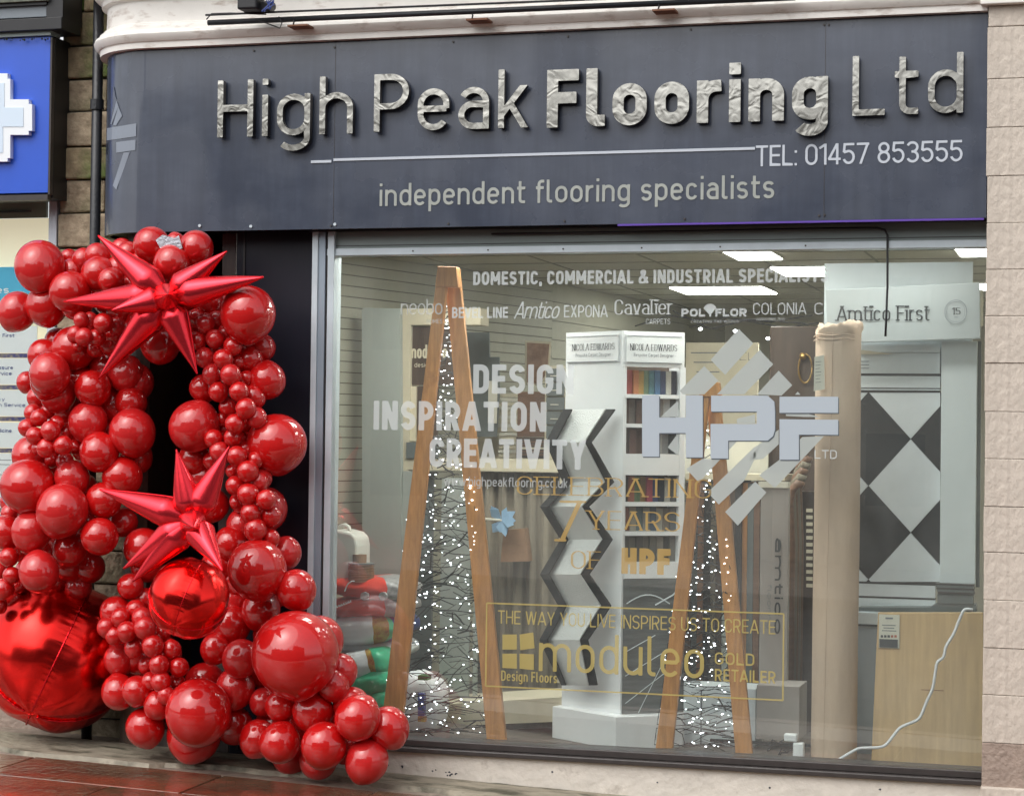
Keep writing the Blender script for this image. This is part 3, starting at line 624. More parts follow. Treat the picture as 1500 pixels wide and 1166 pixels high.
c = P(370, 3, -.3); mb = MB(); mb.box(c.x-.052, c.x+.045, -.36, -.26, c.z-.045, c.z+.06); mb.build('housing', M['black'], fl, bevel=.008)
MB().tube([c+Vector((.06, -.02, -.03)), c+Vector((.06, .08, -.01))], .025, 12).build('hinge', M['black'], fl, bevel=.003)
mb = MB(); rs = random.Random(2)
for k in range(5): mb.tube([c+Vector((.06+rs.uniform(0, .07), -.04, rs.uniform(-.06, .0))) for _ in range(4)], .0028, 5)
mb.build('wire', M['blue_print'], fl)
# ---- pilaster of painted blocks on the right
pil = empty('pilaster', (P(1470, 600, -.16).x, 0, 0), 'cream painted block pilaster at the right end of the shopfront', 'pilaster')
XP = P(1442.5, 600, -.16).x; js = [4, 40, 116, 187, 258, 327, 395, 463, 532, 603, 672, 742, 809, 879, 949, 1018, 1088, 1160, 1200]
rs = random.Random(4)
for i in range(len(js)-1):
    z1, z0 = P(1460, js[i], -.16).z, P(1460, js[i+1], -.16).z
    if js[i] < 30: continue
    o = bx('stone_block', M['cream_stone'] if js[i] < 1080 else M['grey_stone'], XP+rs.uniform(-.003, .003), XP+.62, -.16+rs.uniform(-.003, .003), .1, z0+.0009, z1-.0009, pil, bevel=.003)
bx('core', M['mortar'], XP+.012, XP+.6, -.148, .3, GZ(0, 0)-.3, ZT+.4, pil)
zc = P(1460, 40, -.16).z; bx('stone_block', M['cream_stone'], XP+.002, XP+.62, -.162, .1, zc+.002, P(1460, 9, -.16).z, pil, bevel=.004)
zc = P(1460, 9, -.16).z; bx('capital', M['white_paint'], XP-.03, XP+.68, -.20, .12, zc+.001, zc+.028, pil, bevel=.004); bx('capital', M['white_paint'], XP-.012, XP+.66, -.185, .1, zc+.03, zc+.4, pil, bevel=.004)
bx('plinth', M['cream_stone'], XP-.004, XP+.66, -.185, .12, GZ(-.5, 0)-.25, P(1460, 1152, -.16).z, pil, bevel=.006)

# ---- shop window
GY = .02
win = empty('shop_window', (-2.1, 0, .2), 'big display window with white and gold lettering above the cream stall riser', 'shop window')
XL = P(486, 600, 0).x; XJ = P(453.5, 620, 0).x
Zs1 = np.mean([P(600, 1084, -.02).z, P(1100, 1110, -.02).z, P(1435, 1127, -.02).z]); Zs0 = Zs1-.053
bx('sill', M['dark_frame'], XL-.13, XP-.001, -.035, .12, Zs1-.030, Zs1, win, bevel=.003)
bx('sill', M['dark_frame'], XL-.13, XP-.003, -.075, .10, Zs0, Zs1-.031, win, bevel=.004)
bx('stall_riser', M['riser'], XJ-.02, XP-.002, -.05, .30, GZ(-.4, 0)-.2, Zs0-.001, shop)
rs = random.Random(14); flk = mat('blue black paint fleck', (.03, .035, .05), .5)
for fx, fy in ((636, 1128), (655, 1131), (661, 1133), (657, 1136), (669, 1133), (566, 1119), (588, 1124), (806, 1129), (960, 1146), (1130, 1152), (1290, 1155)):
    for _ in range(2 if fx < 700 else 1):
        c = P(fx+rs.uniform(-3, 3), fy+rs.uniform(-2, 2), -.0505); MB().add([c+Vector((rs.uniform(.003, .008)*math.cos(a_), -.0006, rs.uniform(.002, .006)*math.sin(a_))) for a_ in (0, 1.1, 2.2, 3.3, 4.4, 5.4)], [(0, 1, 2, 3, 4, 5)]).build('paint_fleck', flk, shop)
zh1 = P(760, 340, 0).z; zh2 = P(760, 361, 0).z; zh3 = P(760, 371.5, 0).z
bx('head_board', M['aluminium_dull'], XJ, XP, .0, .10, zh2+.001, ZB+.013, win)
bx('head_rail', M['aluminium'], XL-.04, XP, -.012, .08, zh3, zh2, win, bevel=.002)
bx('head_bead', M['dark_frame'], XL-.04, XP, -.004, .003, zh2+.012, zh2+.015, win)
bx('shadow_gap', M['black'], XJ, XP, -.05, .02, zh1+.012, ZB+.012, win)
for a in (605, 715, 825, 940, 1055, 1180, 1300):
    c = P(a, 366, -.013); c.z = (zh2+zh3)/2; MB().tube([c+Vector((0, -.003, 0)), c+Vector((0, .002, 0))], .004, 8).build('screw', M['dark_frame'], win)
def jamb(a, b, y0, y1, m, nm='jamb'): return bx(nm, m, P(a, 620, y0).x, P(b, 620, y0).x, y0, y1, Zs1, ZB+.012, win, bevel=.002)
jamb(453.5, 462, -.03, .07, M['aluminium']); jamb(462.4, 473, -.022, .07, mat('blue grey jamb', (.30, .36, .42), .35, metal=.3)); jamb(473.3, 476, -.012, .07, M['dark_frame'], 'seal'); jamb(476.3, 486, -.026, .07, M['aluminium'])
bx('pane', M['glass'], XL, XP, GY, GY+.006, Zs1-.005, zh3+.005, win)
GL = GY-.003
V = lambda s, a, b, y, cap, m, **k: text('window_lettering', s, a, b, y, cap, GL, M[m], win, **k)
V('DOMESTIC, COMMERCIAL & INDUSTRIAL SPECIALISTS', 693, 1213, 415.5, 20, 'frost', w=.2, gap=.11, step=.04)
V('neobo', 587, 648, 461, 23, 'frost_soft', w=.09, gap=.08, step=.04); V('HOMES', 625, 648, 474, 6.5, 'frost_soft', w=.12, step=.08)
V('BEVEL LINE', 662, 744, 466, 16, 'frost', w=.17, gap=.09, step=.05)
V('Amtico', 753, 817, 467, 25, 'frost', w=.085, gap=.03, shear=.25, step=.04)
V('EXPONA', 826, 890, 465, 18, 'frost', w=.11, gap=.09, step=.05)
V('Cavalier', 900, 985, 461, 22, 'frost', w=.12, contrast=.5, serif=True, gap=.08, step=.035); V('CARPETS', 946, 982, 475, 8, 'frost', w=.1, step=.08)
V('POLYFLOR', 998, 1094, 464, 12, 'frost', w=.26, gap=.08, step=.06); V('CREATING THE WORLD', 1012, 1082, 473, 4, 'frost_soft', w=.18, gap=.2, step=.1)
V('COLONIA', 1103, 1181, 461, 17.5, 'frost', w=.10, gap=.11, step=.05); V('C', 1193, 1206, 461, 17.5, 'frost', w=.10, step=.05); V('LUXURY VINYL TILES', 1108, 1150, 469.5, 4, 'frost_soft', w=.18, step=.1)
c0 = P(1040, 453, GL-.001)
fan = [(0, -.028)]+[(.030*math.cos(math.radians(a)), .028*math.sin(math.radians(a))-.004) for a in range(20, 165, 12)]
o = loops_mesh('window_lettering', [fan]); o.materials.append(M['frost']); o = bpy.data.objects.new('window_lettering', o); o.rotation_euler = (math.pi/2, 0, 0); place(o, win, c0)
V('DESIGN', 693, 840, 577, 43, 'frost', w=.2, gap=.11); V('INSPIRATION', 547, 800, 631, 43, 'frost', w=.2, gap=.12); V('CREATIVITY', 629, 858, 686, 43, 'frost', w=.2, gap=.10)
V('www.highpeakflooring.co.uk', 650, 832, 713, 14, 'frost_soft', w=.13, gap=.09, step=.05)
V('CELEBRATING', 757, 1042, 727, 27, 'gold_warm', w=.125, contrast=.4, serif=True, gap=.13); V('7', 812, 846, 793, 60, 'gold_warm', w=.125, contrast=.45, serif=True, shear=.12)
V('YEARS', 861, 996, 777, 28, 'gold_warm', w=.13, contrast=.4, serif=True, gap=.12); V('OF', 836, 880, 833, 26, 'gold_warm', w=.125, contrast=.4, serif=True); V('HPF', 910, 982, 841, 38, 'gold_warm', w=.26, gap=.10)
V('THE WAY YOU LIVE INSPIRES US TO CREATE', 729, 1136, 921, 20, 'gold', w=.095, gap=.10, step=.04); V('moduleo', 789, 1031, 988, 58, 'gold', w=.10, gap=.13)
V('Design Floors', 734, 816, 998.5, 15, 'gold', w=.13, step=.05); V('GOLD', 1047, 1105, 974, 18, 'gold', w=.14, step=.05); V('RETAILER', 1047, 1136, 999, 18, 'gold', w=.14, step=.05)
def panel(name, m, pts, Y=GL, parent=None, lift=0.):
    q = [P(a, b, Y) for a, b in pts]; o = MB().add([v-Vector((0, lift, 0)) for v in q], [tuple(range(len(q)))]).build(name, m, parent or win); return o
xa, xb, za, zb = P(713, 880, GL).x, P(1148, 900, GL).x, np.mean([P(713, 882, GL).z, P(1148, 900, GL).z]), np.mean([P(713, 1003, GL).z, P(1148, 1027, GL).z])
mb = MB(); t = .0035
for x0, x1, z0, z1 in ((xa, xb, za-t, za+t), (xa, xb, zb-t, zb+t), (xa-t, xa+t, zb, za), (xb-t, xb+t, zb, za)): mb.add([(x0, GL, z0), (x1, GL, z0), (x1, GL, z1), (x0, GL, z1)], [(0, 1, 2, 3)])
mb.build('gold_border', M['gold'], win)
for q in ([(736, 929), (757, 929), (757, 951), (736, 951)], [(761, 929), (781, 926), (783, 949), (762, 952)], [(736, 957), (757, 957), (757, 979), (736, 978)], [(761, 957), (782, 958), (782, 981), (761, 979)]): panel('gold_square', M['gold'], q)
# the big logo: woven diagonal strips, shadow edges and three letters
k_ = lambda a, b: (920+a/3.762, 470+b/3.762)
for q in ([(610, 45), (690, 125), (535, 298), (455, 215)], [(725, 160), (800, 240), (640, 405), (490, 405)], [(830, 275), (905, 355), (845, 412), (710, 405)], [(420, 250), (497, 330), (420, 405), (300, 405), (285, 385)],
          [(275, 440), (275, 530), (180, 530)], [(935, 390), (950, 407), (920, 407)], [(700, 885), (762, 945), (605, 1128), (535, 1052)], [(745, 665), (640, 880), (500, 1012), (440, 945), (690, 700)], [(555, 665), (600, 665), (390, 890), (320, 815), (410, 760), (500, 760)],
          [(960, 640), (1080, 635), (810, 920), (722, 850), (835, 765)], [(830, 600), (830, 680), (745, 760), (660, 770), (740, 665)], [(700, 515), (700, 565), (600, 565), (600, 540)], [(868, 480), (1060, 530), (970, 530), (870, 524)], [(275, 620), (275, 740), (218, 697)]):
    panel('logo_strip', M['logo_grey'], [k_(*p) for p in q])
def logo(pts_list):
    for q in pts_list:
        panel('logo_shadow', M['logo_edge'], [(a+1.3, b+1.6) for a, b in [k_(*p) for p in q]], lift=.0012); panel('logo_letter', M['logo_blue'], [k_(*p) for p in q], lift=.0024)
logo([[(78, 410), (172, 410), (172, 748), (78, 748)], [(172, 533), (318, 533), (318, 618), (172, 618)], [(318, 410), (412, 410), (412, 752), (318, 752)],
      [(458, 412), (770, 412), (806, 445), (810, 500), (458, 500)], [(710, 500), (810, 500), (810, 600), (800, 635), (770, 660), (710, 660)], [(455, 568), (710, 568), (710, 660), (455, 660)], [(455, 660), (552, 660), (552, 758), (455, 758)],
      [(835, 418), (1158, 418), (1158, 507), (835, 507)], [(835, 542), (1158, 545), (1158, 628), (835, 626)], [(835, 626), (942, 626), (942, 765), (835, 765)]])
V('LTD', 1193, 1226, 672, 13, 'frost', w=.13, step=.05)
mb = MB(); q = [P(a, b, -.02) for a, b in ((720, 343), (1000, 339), (1200, 335), (1285, 334), (1296, 337), (1300, 345), (1300, 420), (1298, 470), (1297, 493))]
tag(mb.tube(q, .005, 7).build('hanging_cable', M['black'], smooth=True), 'black cable hanging down in front of the display window', 'cable')

# ---- recessed entrance and dark panel left of the window
ent = empty('shop_entrance', (-4, .4, .1), 'dark recessed shop entrance behind the balloon garland', 'doorway')
bx('side_panel', M['navy_panel'], P(343, 600, .05).x, XJ-.001, .05, .11, -.1, ZB+.014, ent, bevel=.003)
bx('side_panel_edge', M['black'], P(352, 600, .04).x, P(355, 600, .04).x, .044, .05, .1, ZB+.014, ent)
bx('door_post', M['brown_post'], P(322, 600, .10).x, P(342.5, 600, .10).x, .10, .2, -.1, ZB+.014, ent, bevel=.003)
bx('return_wall', M['navy_panel'], P(338, 600, .2).x, P(343, 600, .2).x+.02, .2, 1.0, -.1, ZB+.014, ent)
xd0, xd1 = P(190, 600, .8).x, P(345, 600, .8).x+.3
bx('door_leaf', M['black'], xd0, xd1, .8, .86, 0, ZB+.014, ent)
bx('door_pane', M['navy_panel'], xd0+.15, xd1-.3, .785, .8, .4, 1.95, ent, bevel=.003)
bx('back_wall', M['black'], xd0-.9, xd1, .87, .95, -.1, ZB+.014, ent)
MB().tube([(xd0+.12, .75, .9), (xd0+.12, .75, 1.3)], .012, 8).build('pull_handle', M['aluminium_dull'], ent)
o = MB(); pts = []
for i in range(13):
    a = math.pi/2*i/12; pts.append((XS-(RAD-.13)*math.sin(a)-.02, YF+RAD-(RAD-.13)*math.cos(a)))
pts += [(XS-RAD+.13-.02, 1.0), (XS-RAD+.2, 1.0), (XS-.14, YF+RAD)]; n = len(pts)
o.add([(x, y, -.1) for x, y in pts]+[(x, y, ZB+.014) for x, y in pts], [tuple(range(n))[::-1], tuple(range(n, 2*n))]+[(i, (i+1) % n, (i+1) % n+n, i+n) for i in range(n)])
o.build('corner_post', M['dark_brown'], ent)

# ---- neighbouring pharmacy front, left
YN = .32
nb = empty('gritstone_wall', (P(105, 600, YN).x, YN, 0), 'narrow mossy gritstone wall between the blue sign and the drainpipe', 'wall')
cj = [-30, 19, 68, 116, 164, 216, 264, 313, 364]+[364+49*i for i in range(1, 16)]
rs = random.Random(11)
for i in range(len(cj)-1):
    za_, zb_ = P(105, cj[i], YN).z, P(105, cj[i+1], YN).z
    cuts = [P(80.5, 600, YN).x, P(160, 600, YN).x+.25] if i % 3 else [P(80.5, 600, YN).x, P(rs.choice((82, 112, 148)), 600, YN).x, P(160, 600, YN).x+.25]
    for a, b in zip(cuts, cuts[1:]):
        if b-a < .04: continue
        mbb = MB(); y0 = YN+rs.uniform(-.012, .01); e = lambda: rs.uniform(-.004, .004)
        mbb.hexa([(a+.004, y0+e(), zb_+.005+e()), (b-.004, y0+e(), zb_+.005+e()), (b-.004, YN+.2, zb_+.005), (a+.004, YN+.2, zb_+.005)], [(a+.004, y0+e(), za_-.004+e()), (b-.004, y0+e(), za_-.004+e()), (b-.004, YN+.2, za_-.004), (a+.004, YN+.2, za_-.004)])
        mbb.build('stone_block', M['stone'] if i in (0, 1, 2, 5, 8) else M['stone_dry'], nb, bevel=.010)
bx('mortar_core', M['mortar'], P(81, 600, YN).x, P(160, 600, YN).x+.24, YN+.018, YN+.22, -.1, 4.2, nb)
pipe = empty('drainpipe', (P(141, 600, .16).x, .16, 0), 'black vertical drainpipe beside the curved end of the fascia', 'pipe')
xp = P(141.5, 200, .16).x; MB().tube([(xp, .16, -.05), (xp, .16, 4.5)], .0265, 16).build('pipe_run', M['black_pipe'], pipe, smooth=True)
for z_ in (.7, 2.0, 3.2): MB().tube([(xp, .16, z_), (xp, .16, z_+.05)], .034, 16).build('collar', M['black_pipe'], pipe)
sg = empty('pharmacy_sign', (P(20, 170, .15).x, .15, P(20, 290, .15).z), 'blue box sign with white cross at the left edge', 'shop sign')
pxbox('sign_face', M['sign_blue'], -150, 59, 72, 285, .15, .03, sg, bevel=.002)
bx('sign_casing', M['black'], P(-150, 170, .18).x, P(72, 170, .15).x+.012, .1815, YN+.02, P(40, 290, .15).z, P(40, 55, .15).z, sg, bevel=.003)
bx('lower_trim', M['dark_frame'], P(-150, 170, .15).x, P(73, 170, .15).x, .14, .18, P(40, 294, .15).z, P(40, 286, .15).z, sg)
bx('edge_strip', M['dark_frame'], P(72.3, 170, .15).x, P(75, 170, .15).x, .148, .18, P(40, 286, .15).z, P(40, 57, .15).z, sg)
pxbox('top_flashing', M['aluminium_dull'], -150, 49, 74, 57, .13, .1, sg)
rs = random.Random(8); mb = MB()
for k in range(16):
    c = P(rs.uniform(2, 70), rs.uniform(57, 60), .128); mb.ball(c, rs.uniform(.002, .007), 5)
mb.build('moss_spot', mat('moss', (.02, .03, .012), .9), sg)
half = [(-27, 108), (11, 108), (11, 116), (15, 116), (15, 146), (42, 146), (42, 153), (47, 153), (47, 192), (42, 192), (42, 198), (15, 198), (15, 232), (11, 232), (11, 237), (-27, 237)]
cr = half+[(-54-a, b) for a, b in half[::-1]]
prism('cross', M['sign_white'], cr, .12, .029, sg)
for k, (dx, mt) in enumerate((((0, 0), M['sign_white']),)): prism('cross_relief', mat('pale blue acrylic', (.66, .78, .9), .3), [(-20, 122), (6, 122), (6, 158), (34, 158), (34, 186), (4, 186), (4, 224), (-20, 224)], .117, .0029, sg)
cn = empty('shopfront_canopy', (P(20, 20, .12).x, .12, P(20, 50, .12).z), 'dark grey canopy box above the blue pharmacy sign', 'canopy')
pxbox('beam', M['black'], -150, 31, 90, 48.5, .10, .2, cn, bevel=.003); pxbox('panel', mat('blue grey trim', (.22, .25, .28), .5), -150, 13, 68, 30.5, .12, .15, cn, bevel=.003)
pxbox('end_post', M['black'], 68.3, -30, 92, 30.5, .11, .2, cn); pxbox('beam', M['black'], -150, 7, 68, 12.6, .10, .2, cn); pxbox('gutter', mat('mossy gutter', (.12, .13, .10), .8, var=.5, vs=30), -150, -22, 68, 6.6, .08, .2, cn)
pw = empty('pharmacy_window', (P(20, 800, .34).x, .34, .1), 'pharmacy window with pale blinds and stacked service posters', 'shop window')
bx('frame', mat('white window frame', (.56, .60, .66), .45), P(68, 500, .33).x, P(80, 500, .33).x, .33, .42, .1, P(40, 295, .33).z, pw, bevel=.003)
pxbox('blind', mat('glowing cream blind', (.75, .68, .52), .8, emit=(1, .86, .62), es=.36), -150, 322, 68, 1060, .46, .03, pw); pxbox('upper_blind', mat('olive blind', (.30, .29, .22), .6), -150, 295, 68, 321, .44, .02, pw)  # blind given its own glow in place of light from inside
pxbox('head_line', M['dark_frame'], -150, 310, 45, 313, .43, .005, pw)
pxbox('pane', glass('pharmacy glass', (.95, .97, .96), 1.0), -150, 296, 67.5, 1060, .345, .005, pw)
def poster(nm, m, a, y0, b, y1, Y=.375): return pxbox(nm, m, a, y0, b, y1, Y, .004, pw)
poster('poster', M['cyan'], -150, 392, 62, 470, .38)
for y0, y1, b, s in ((478, 517, 54, ('Pharmacy First',)), (525, 563, 52, ('Blood Pressure', 'Check Service')), (571, 609, 50, ('Pharmacy', 'Contraception Service')), (618, 655, 48, ('Travel Medicine',)), (663, 742, 48, ()), ):
    poster('poster', M['poster_white'], -150, y0, b, y1)
    poster('poster_band', M['poster_navy'], -150, y1+.8, b-2, y1+7.2, .379)
    for i, t_ in enumerate(s): text('poster_lettering', t_, -58 if len(t_) > 16 else -40, {'Pharmacy First': 21, 'Blood Pressure': 19, 'Check Service': 17, 'Pharmacy': 7, 'Contraception Service': 37, 'Travel Medicine': 17}[t_], y0+(16 if len(s) > 1 or 'F' in t_ else 15)+i*8.5, 5.2, .3735, M['blue_print'], pw, w=.15, step=.06)
text('poster_lettering', 'Services', -60, 13, 430, 10, .3785, M['poster_white'], pw, w=.16, step=.06)
for k in range(5): poster('poster_line', M['ink_soft'], -150, 672+k*6.7+(k//2)*8, 20, 672.7+k*6.7+(k//2)*8, .374)
poster('poster', M['cyan'], -150, 752, 34, 812)
bx('stall_riser', M['grey_stone'], P(-150, 900, .33).x, P(90, 900, .33).x, .33, .5, -.1, .33, pw)
bx('wall_above', M['stone_dry'], P(-400, 200, .4).x, P(69, 200, .4).x, .42, .7, P(40, 30, .33).z, 6, nb)

# ---- terrace across the street (seen only mirrored in balloons, glass and steel)
for k, (x0, w, h, lab) in enumerate(((-23, 10.5, 6.4, 'tall stone terrace house mirrored at the left of the balloons'), (-12.2, 7.2, 5.4, 'low stone terrace house with one central chimney mirrored in the balloons'), (-4.8, 9.1, 6.0, 'stone terrace house with wide gable mirrored in the window glass'), (4.5, 14.5, 11.5, 'long stone terrace house mirrored in the right of the window'))):
    e = empty('terrace_house', (x0+w/2, -21.6, 0), lab, 'house')
    bx('wall', M['house_stone'], x0, x0+w, -29, -21.6, -1.6, h, e)
    mb = MB(); mb.add([(x0-.1, -21.3, h), (x0+w+.1, -21.3, h), (x0+w+.1, -25.3, h+1.6), (x0-.1, -25.3, h+1.6), (x0-.1, -29.2, h), (x0+w+.1, -29.2, h)], [(0, 3, 2, 1), (3, 4, 5, 2), (0, 4, 3), (1, 2, 5), (0, 1, 5, 4)])
    rf = mb.build('roof', M['roof_slate'], e)
    bx('chimney', M['house_stone'], x0+w*.3, x0+w*.3+1.0, -25.8, -24.9, h+1.2, h+3.2, rf)
    for j in range(2):
        for i in range(3):
            xw = x0+w*(.2+.3*i); fr_ = bx('window', M['house_stone'], xw-.5, xw+.5, -21.65, -21.54, .6+j*2.3, 1.8+j*2.3, e); bx('pane', M['navy_panel'], xw-.43, xw+.43, -21.535, -21.53, .67+j*2.3, 1.73+j*2.3, fr_)
#SECTION3
# ================================================================== INSIDE THE SHOP
ZF = P(1090, 1109, .3).z; ZC = CAM.z+.985
room = empty('shop_interior', (-1.5, 3, ZF), 'cream shop interior with tiled ceiling and slatted side wall behind the display window', 'room')
room['kind'] = 'structure'
xl = P(484, 400, .4).x-.02
bx('floor', M['floor'], -4.5, 3, .12, 9, ZF-.12, ZF, room)
bx('back_wall', M['offwhite'], -4.5, 3, 7.0, 7.1, ZF, ZC, room)
bx('right_wall', M['offwhite'], XP+.35, XP+.45, .12, 7, ZF, ZC, room)
bx('ceiling', M['ceil'], -4.5, 3, .12, 7.2, ZC, ZC+.08, room)
bx('head_lining', M['offwhite'], XL, XP+.3, .12, .2, ZC-.03, ZC+.0, room)
mb = MB()
for i in range(14): y = .6+i*.5; mb.box(-4.48, 2.5, y-.006, y+.006, ZC-.004, ZC-.0005)
for i in range(12): x = -4.2+i*.6; mb.box(x-.006, x+.006, .25, 7, ZC-.0045, ZC-.001)
mb.build('ceiling_grid', M['ceil_grid'], room)['kind'] = 'stuff'
def slat_wall(A, B, n0, z0, z1, pitch, mt):
    d = Vector((B[0]-A[0], B[1]-A[1], 0)).normalized(); nrm = Vector((d.y, -d.x, 0)); z = z1
    k = 0
    while z > z0:
        zt, zb = z-.0025, z-pitch+.0025
        a0 = Vector((A[0], A[1], 0)); b0 = Vector((B[0], B[1], 0))
        MB().hexa([a0+Vector((0, 0, zb))+nrm*.012, b0+Vector((0, 0, zb))+nrm*.012, b0+Vector((0, 0, zb))-nrm*.01, a0+Vector((0, 0, zb))-nrm*.01],
                  [a0+Vector((0, 0, zt))+nrm*.012, b0+Vector((0, 0, zt))+nrm*.012, b0+Vector((0, 0, zt))-nrm*.01, a0+Vector((0, 0, zt))-nrm*.01]).build('slat', mt, room); z -= pitch; k += 1
    a0 = Vector((A[0], A[1], z0)); b0 = Vector((B[0], B[1], z0)); up = Vector((0, 0, z1-z0))
    MB().hexa([a0, b0, b0-nrm*.06, a0-nrm*.06], [a0+up, b0+up, b0-nrm*.06+up, a0-nrm*.06+up]).build('slat_backing', M['dark_brown'], room)
A1 = (P(470, 500, 1.15).x, 1.15); A2 = (P(806, 500, 3.5).x, 3.5); A3 = (P(1060, 500, 7.0).x, 7.0)
slat_wall(A1, A2, 0, ZF, ZC, .0585, M['slat']); slat_wall(A2, A3, 0, ZF, ZC, .12, M['slat'])
def ceil_light(px0, px1, py, Yd, label):
    d = ray((px0+px1)/2, py); t = (ZC-.006-CAM.z)/d.z; c = CAM+d*t
    w = (px1-px0)*t/F/2
    e = empty('ceiling_light', (c.x, c.y, ZC-.006), label, 'light')
    bx('frame', M['ceil_grid'], c.x-w-.015, c.x+w+.015, c.y-.015, c.y+Yd+.015, ZC-.006, ZC-.004, e)
    bx('diffuser', M['light'], c.x-w, c.x+w, c.y, c.y+Yd, ZC-.012, ZC-.0065, e)
    return c
ceil_light(1055, 1122, 366, .55, 'small lit ceiling panel right above the word INDUSTRIAL on the glass')
ceil_light(1128, 1262, 391, .6, 'widest lit ceiling panel above the word SPECIALISTS on the glass')
ceil_light(1396, 1450, 359, .6, 'lit ceiling panel at the top right corner of the display window')
ceil_light(1424, 1446, 416, .5, 'lit ceiling panel farthest back beside the stone pilaster')
for x, y, l in ((-3.1, .58, 'added ceiling fill panel just inside the glass over the left A frame tree'), (-1.9, .58, 'added ceiling fill panel just inside the glass over the white carpet tower'),  (-.95, .36, 'narrow added ceiling fill panel just inside the glass over the tilted name board'), (-2.4, 4.2, 'added ceiling fill panel deep in the shop above the brown shelves')):  # panels added to brighten display and room, front ones hidden by window head
    h_ = .07 if x > -1.2 else .3; e = empty('ceiling_light', (x, y, ZC-.006), l, 'light'); bx('frame', M['ceil_grid'], x-.315, x+.315, y-h_-.015, y+h_+.015, ZC-.006, ZC-.004, e); bx('diffuser', M['light'], x-.3, x+.3, y-h_, y+h_, ZC-.012, ZC-.0065, e)

def T(name, label, cat, px, py, Y, group=None): return empty(name, (P(px, py, Y).x, Y, P(px, py, Y).z), label, cat, group)
# grey board with rounded corner
t_ = T('grey_display_board', 'tall pale grey display board with rounded corner beside the slatted wall', 'display board', 560, 850, 1.3)
r = 6; pts = [(531, 900), (530, 456)]+[(530+5*(1-math.cos(a)), 456-5*math.sin(a)) for a in (.5, 1.0, 1.5)]+[(586, 452), (588, 900)]
prism('panel', M['pale_grey_board'], pts, 1.3, .04, t_); pxbox('foot', M['pale_grey_board'], 534, 898, 586, 905, 1.26, .12, t_)
pxbox('panel', M['pale_grey_board'], 589, 690, 610, 860, 1.32, .03, t_)
# cream display with dark sample cards
t_ = T('sample_display', 'cream display frame holding dark sample cards behind the left A frame tree', 'display stand', 640, 690, 1.9)
pxbox('frame', M['cream'], 584, 452, 704, 476, 1.42, .15, t_); pxbox('frame', M['cream'], 584, 476.3, 598, 1010, 1.42, .15, t_); pxbox('frame', M['cream'], 598.3, 672, 820, 690, 1.42, .15, t_)
pxbox('sample_card', M['dark_brown'], 598.5, 478, 668, 564, 1.45, .03, t_); pxbox('sample_card', M['cream'], 598.5, 566, 609, 646, 1.44, .03, t_); pxbox('sample_card', M['dark_brown'], 609.5, 566, 640, 646, 1.46, .03, t_); pxbox('sample_card', M['slate_board'], 595, 648, 640, 671.5, 1.41, .03, t_)
text('card_lettering', 'moduleo', 598, 655, 525, 20, 1.447, M['cream'], t_, w=.15, gap=.08, step=.05); text('card_lettering', 'design', 607, 632, 538, 7, 1.447, M['cream'], t_, w=.12, step=.08)
pxbox('lower_board', M['slate_board'], 598, 692, 632, 1000, 1.47, .03, t_); pxbox('lower_board', M['dark_frame'], 594, 690.5, 640, 694, 1.41, .03, t_)
prism('back_card', M['slate_board'], [(676, 487), (716, 487), (717, 523), (731, 523), (731, 575), (727, 640), (676, 640)], 2.0, .02, t_)
pxbox('paper_note', M['offwhite'], 715, 558, 728, 620, 1.97, .006, t_)
# leaflet stacks and brown boards on the cream shelf
t_ = T('leaflet_rack', 'cream rack stacked with pale leaflets left of the white carpet tower', 'rack', 745, 680, 2.1)
pxbox('back', M['cream'], 700, 600, 765, 671, 2.2, .02, t_)
for i in range(15): pxbox('leaflet', M['offwhite'] if i % 2 else M['cream'], 729+(i % 3)*.7, 577+i*6.3, 757+(i % 2)*1.2, 581.6+i*6.3, 2.1+.004*(i % 3), .06, t_)
pxbox('shelf', M['cream'], 705, 671.5, 812, 689.5, 1.86, .02, t_)
t_ = T('brown_sample_board', 'dark walnut sample boards standing on the cream shelf', 'sample board', 790, 672, 2.0)
pxbox('board', M['mid_brown'], 758, 574, 824, 640, 2.02, .03, t_); pxbox('board', M['dark_brown'], 756, 640.5, 822, 671, 2.0, .03, t_)
for i in range(5): pxbox('sample_strip', M['cream'] if i == 2 else M['mid_brown'], 760, 646+i*4.6, 818, 649+i*4.6, 1.985, .01, t_)
t_ = T('picture_card', 'small framed brown picture card on the cream back wall', 'picture', 788, 560, 2.4)
prism('picture', mat('brown picture', (.14, .06, .035), .4, col2=(.4, .24, .15), vs=9), [(772, 502), (804, 504), (801, 545), (790, 562), (772, 560)], 2.4, .01, t_); prism('frame', M['cream'], [(769, 499), (807, 501), (804, 548), (792, 565), (769, 563)], 2.412, .008, t_)
t_ = T('grey_sample_rack', 'rack of dark grey sample cards with white captions beside the white tower', 'rack', 812, 640, 1.9)
for i in range(5):
    pxbox('sample_card', M['slate_board'], 800, 540+i*21, 826, 558.5+i*21, 1.9+.002*i, .02, t_); pxbox('caption', M['offwhite'], 806, 550+i*21, 818, 551.4+i*21, 1.897, .002, t_)
    
pxbox('post', M['cream'], 798, 536, 827, 672, 1.93, .02, t_)
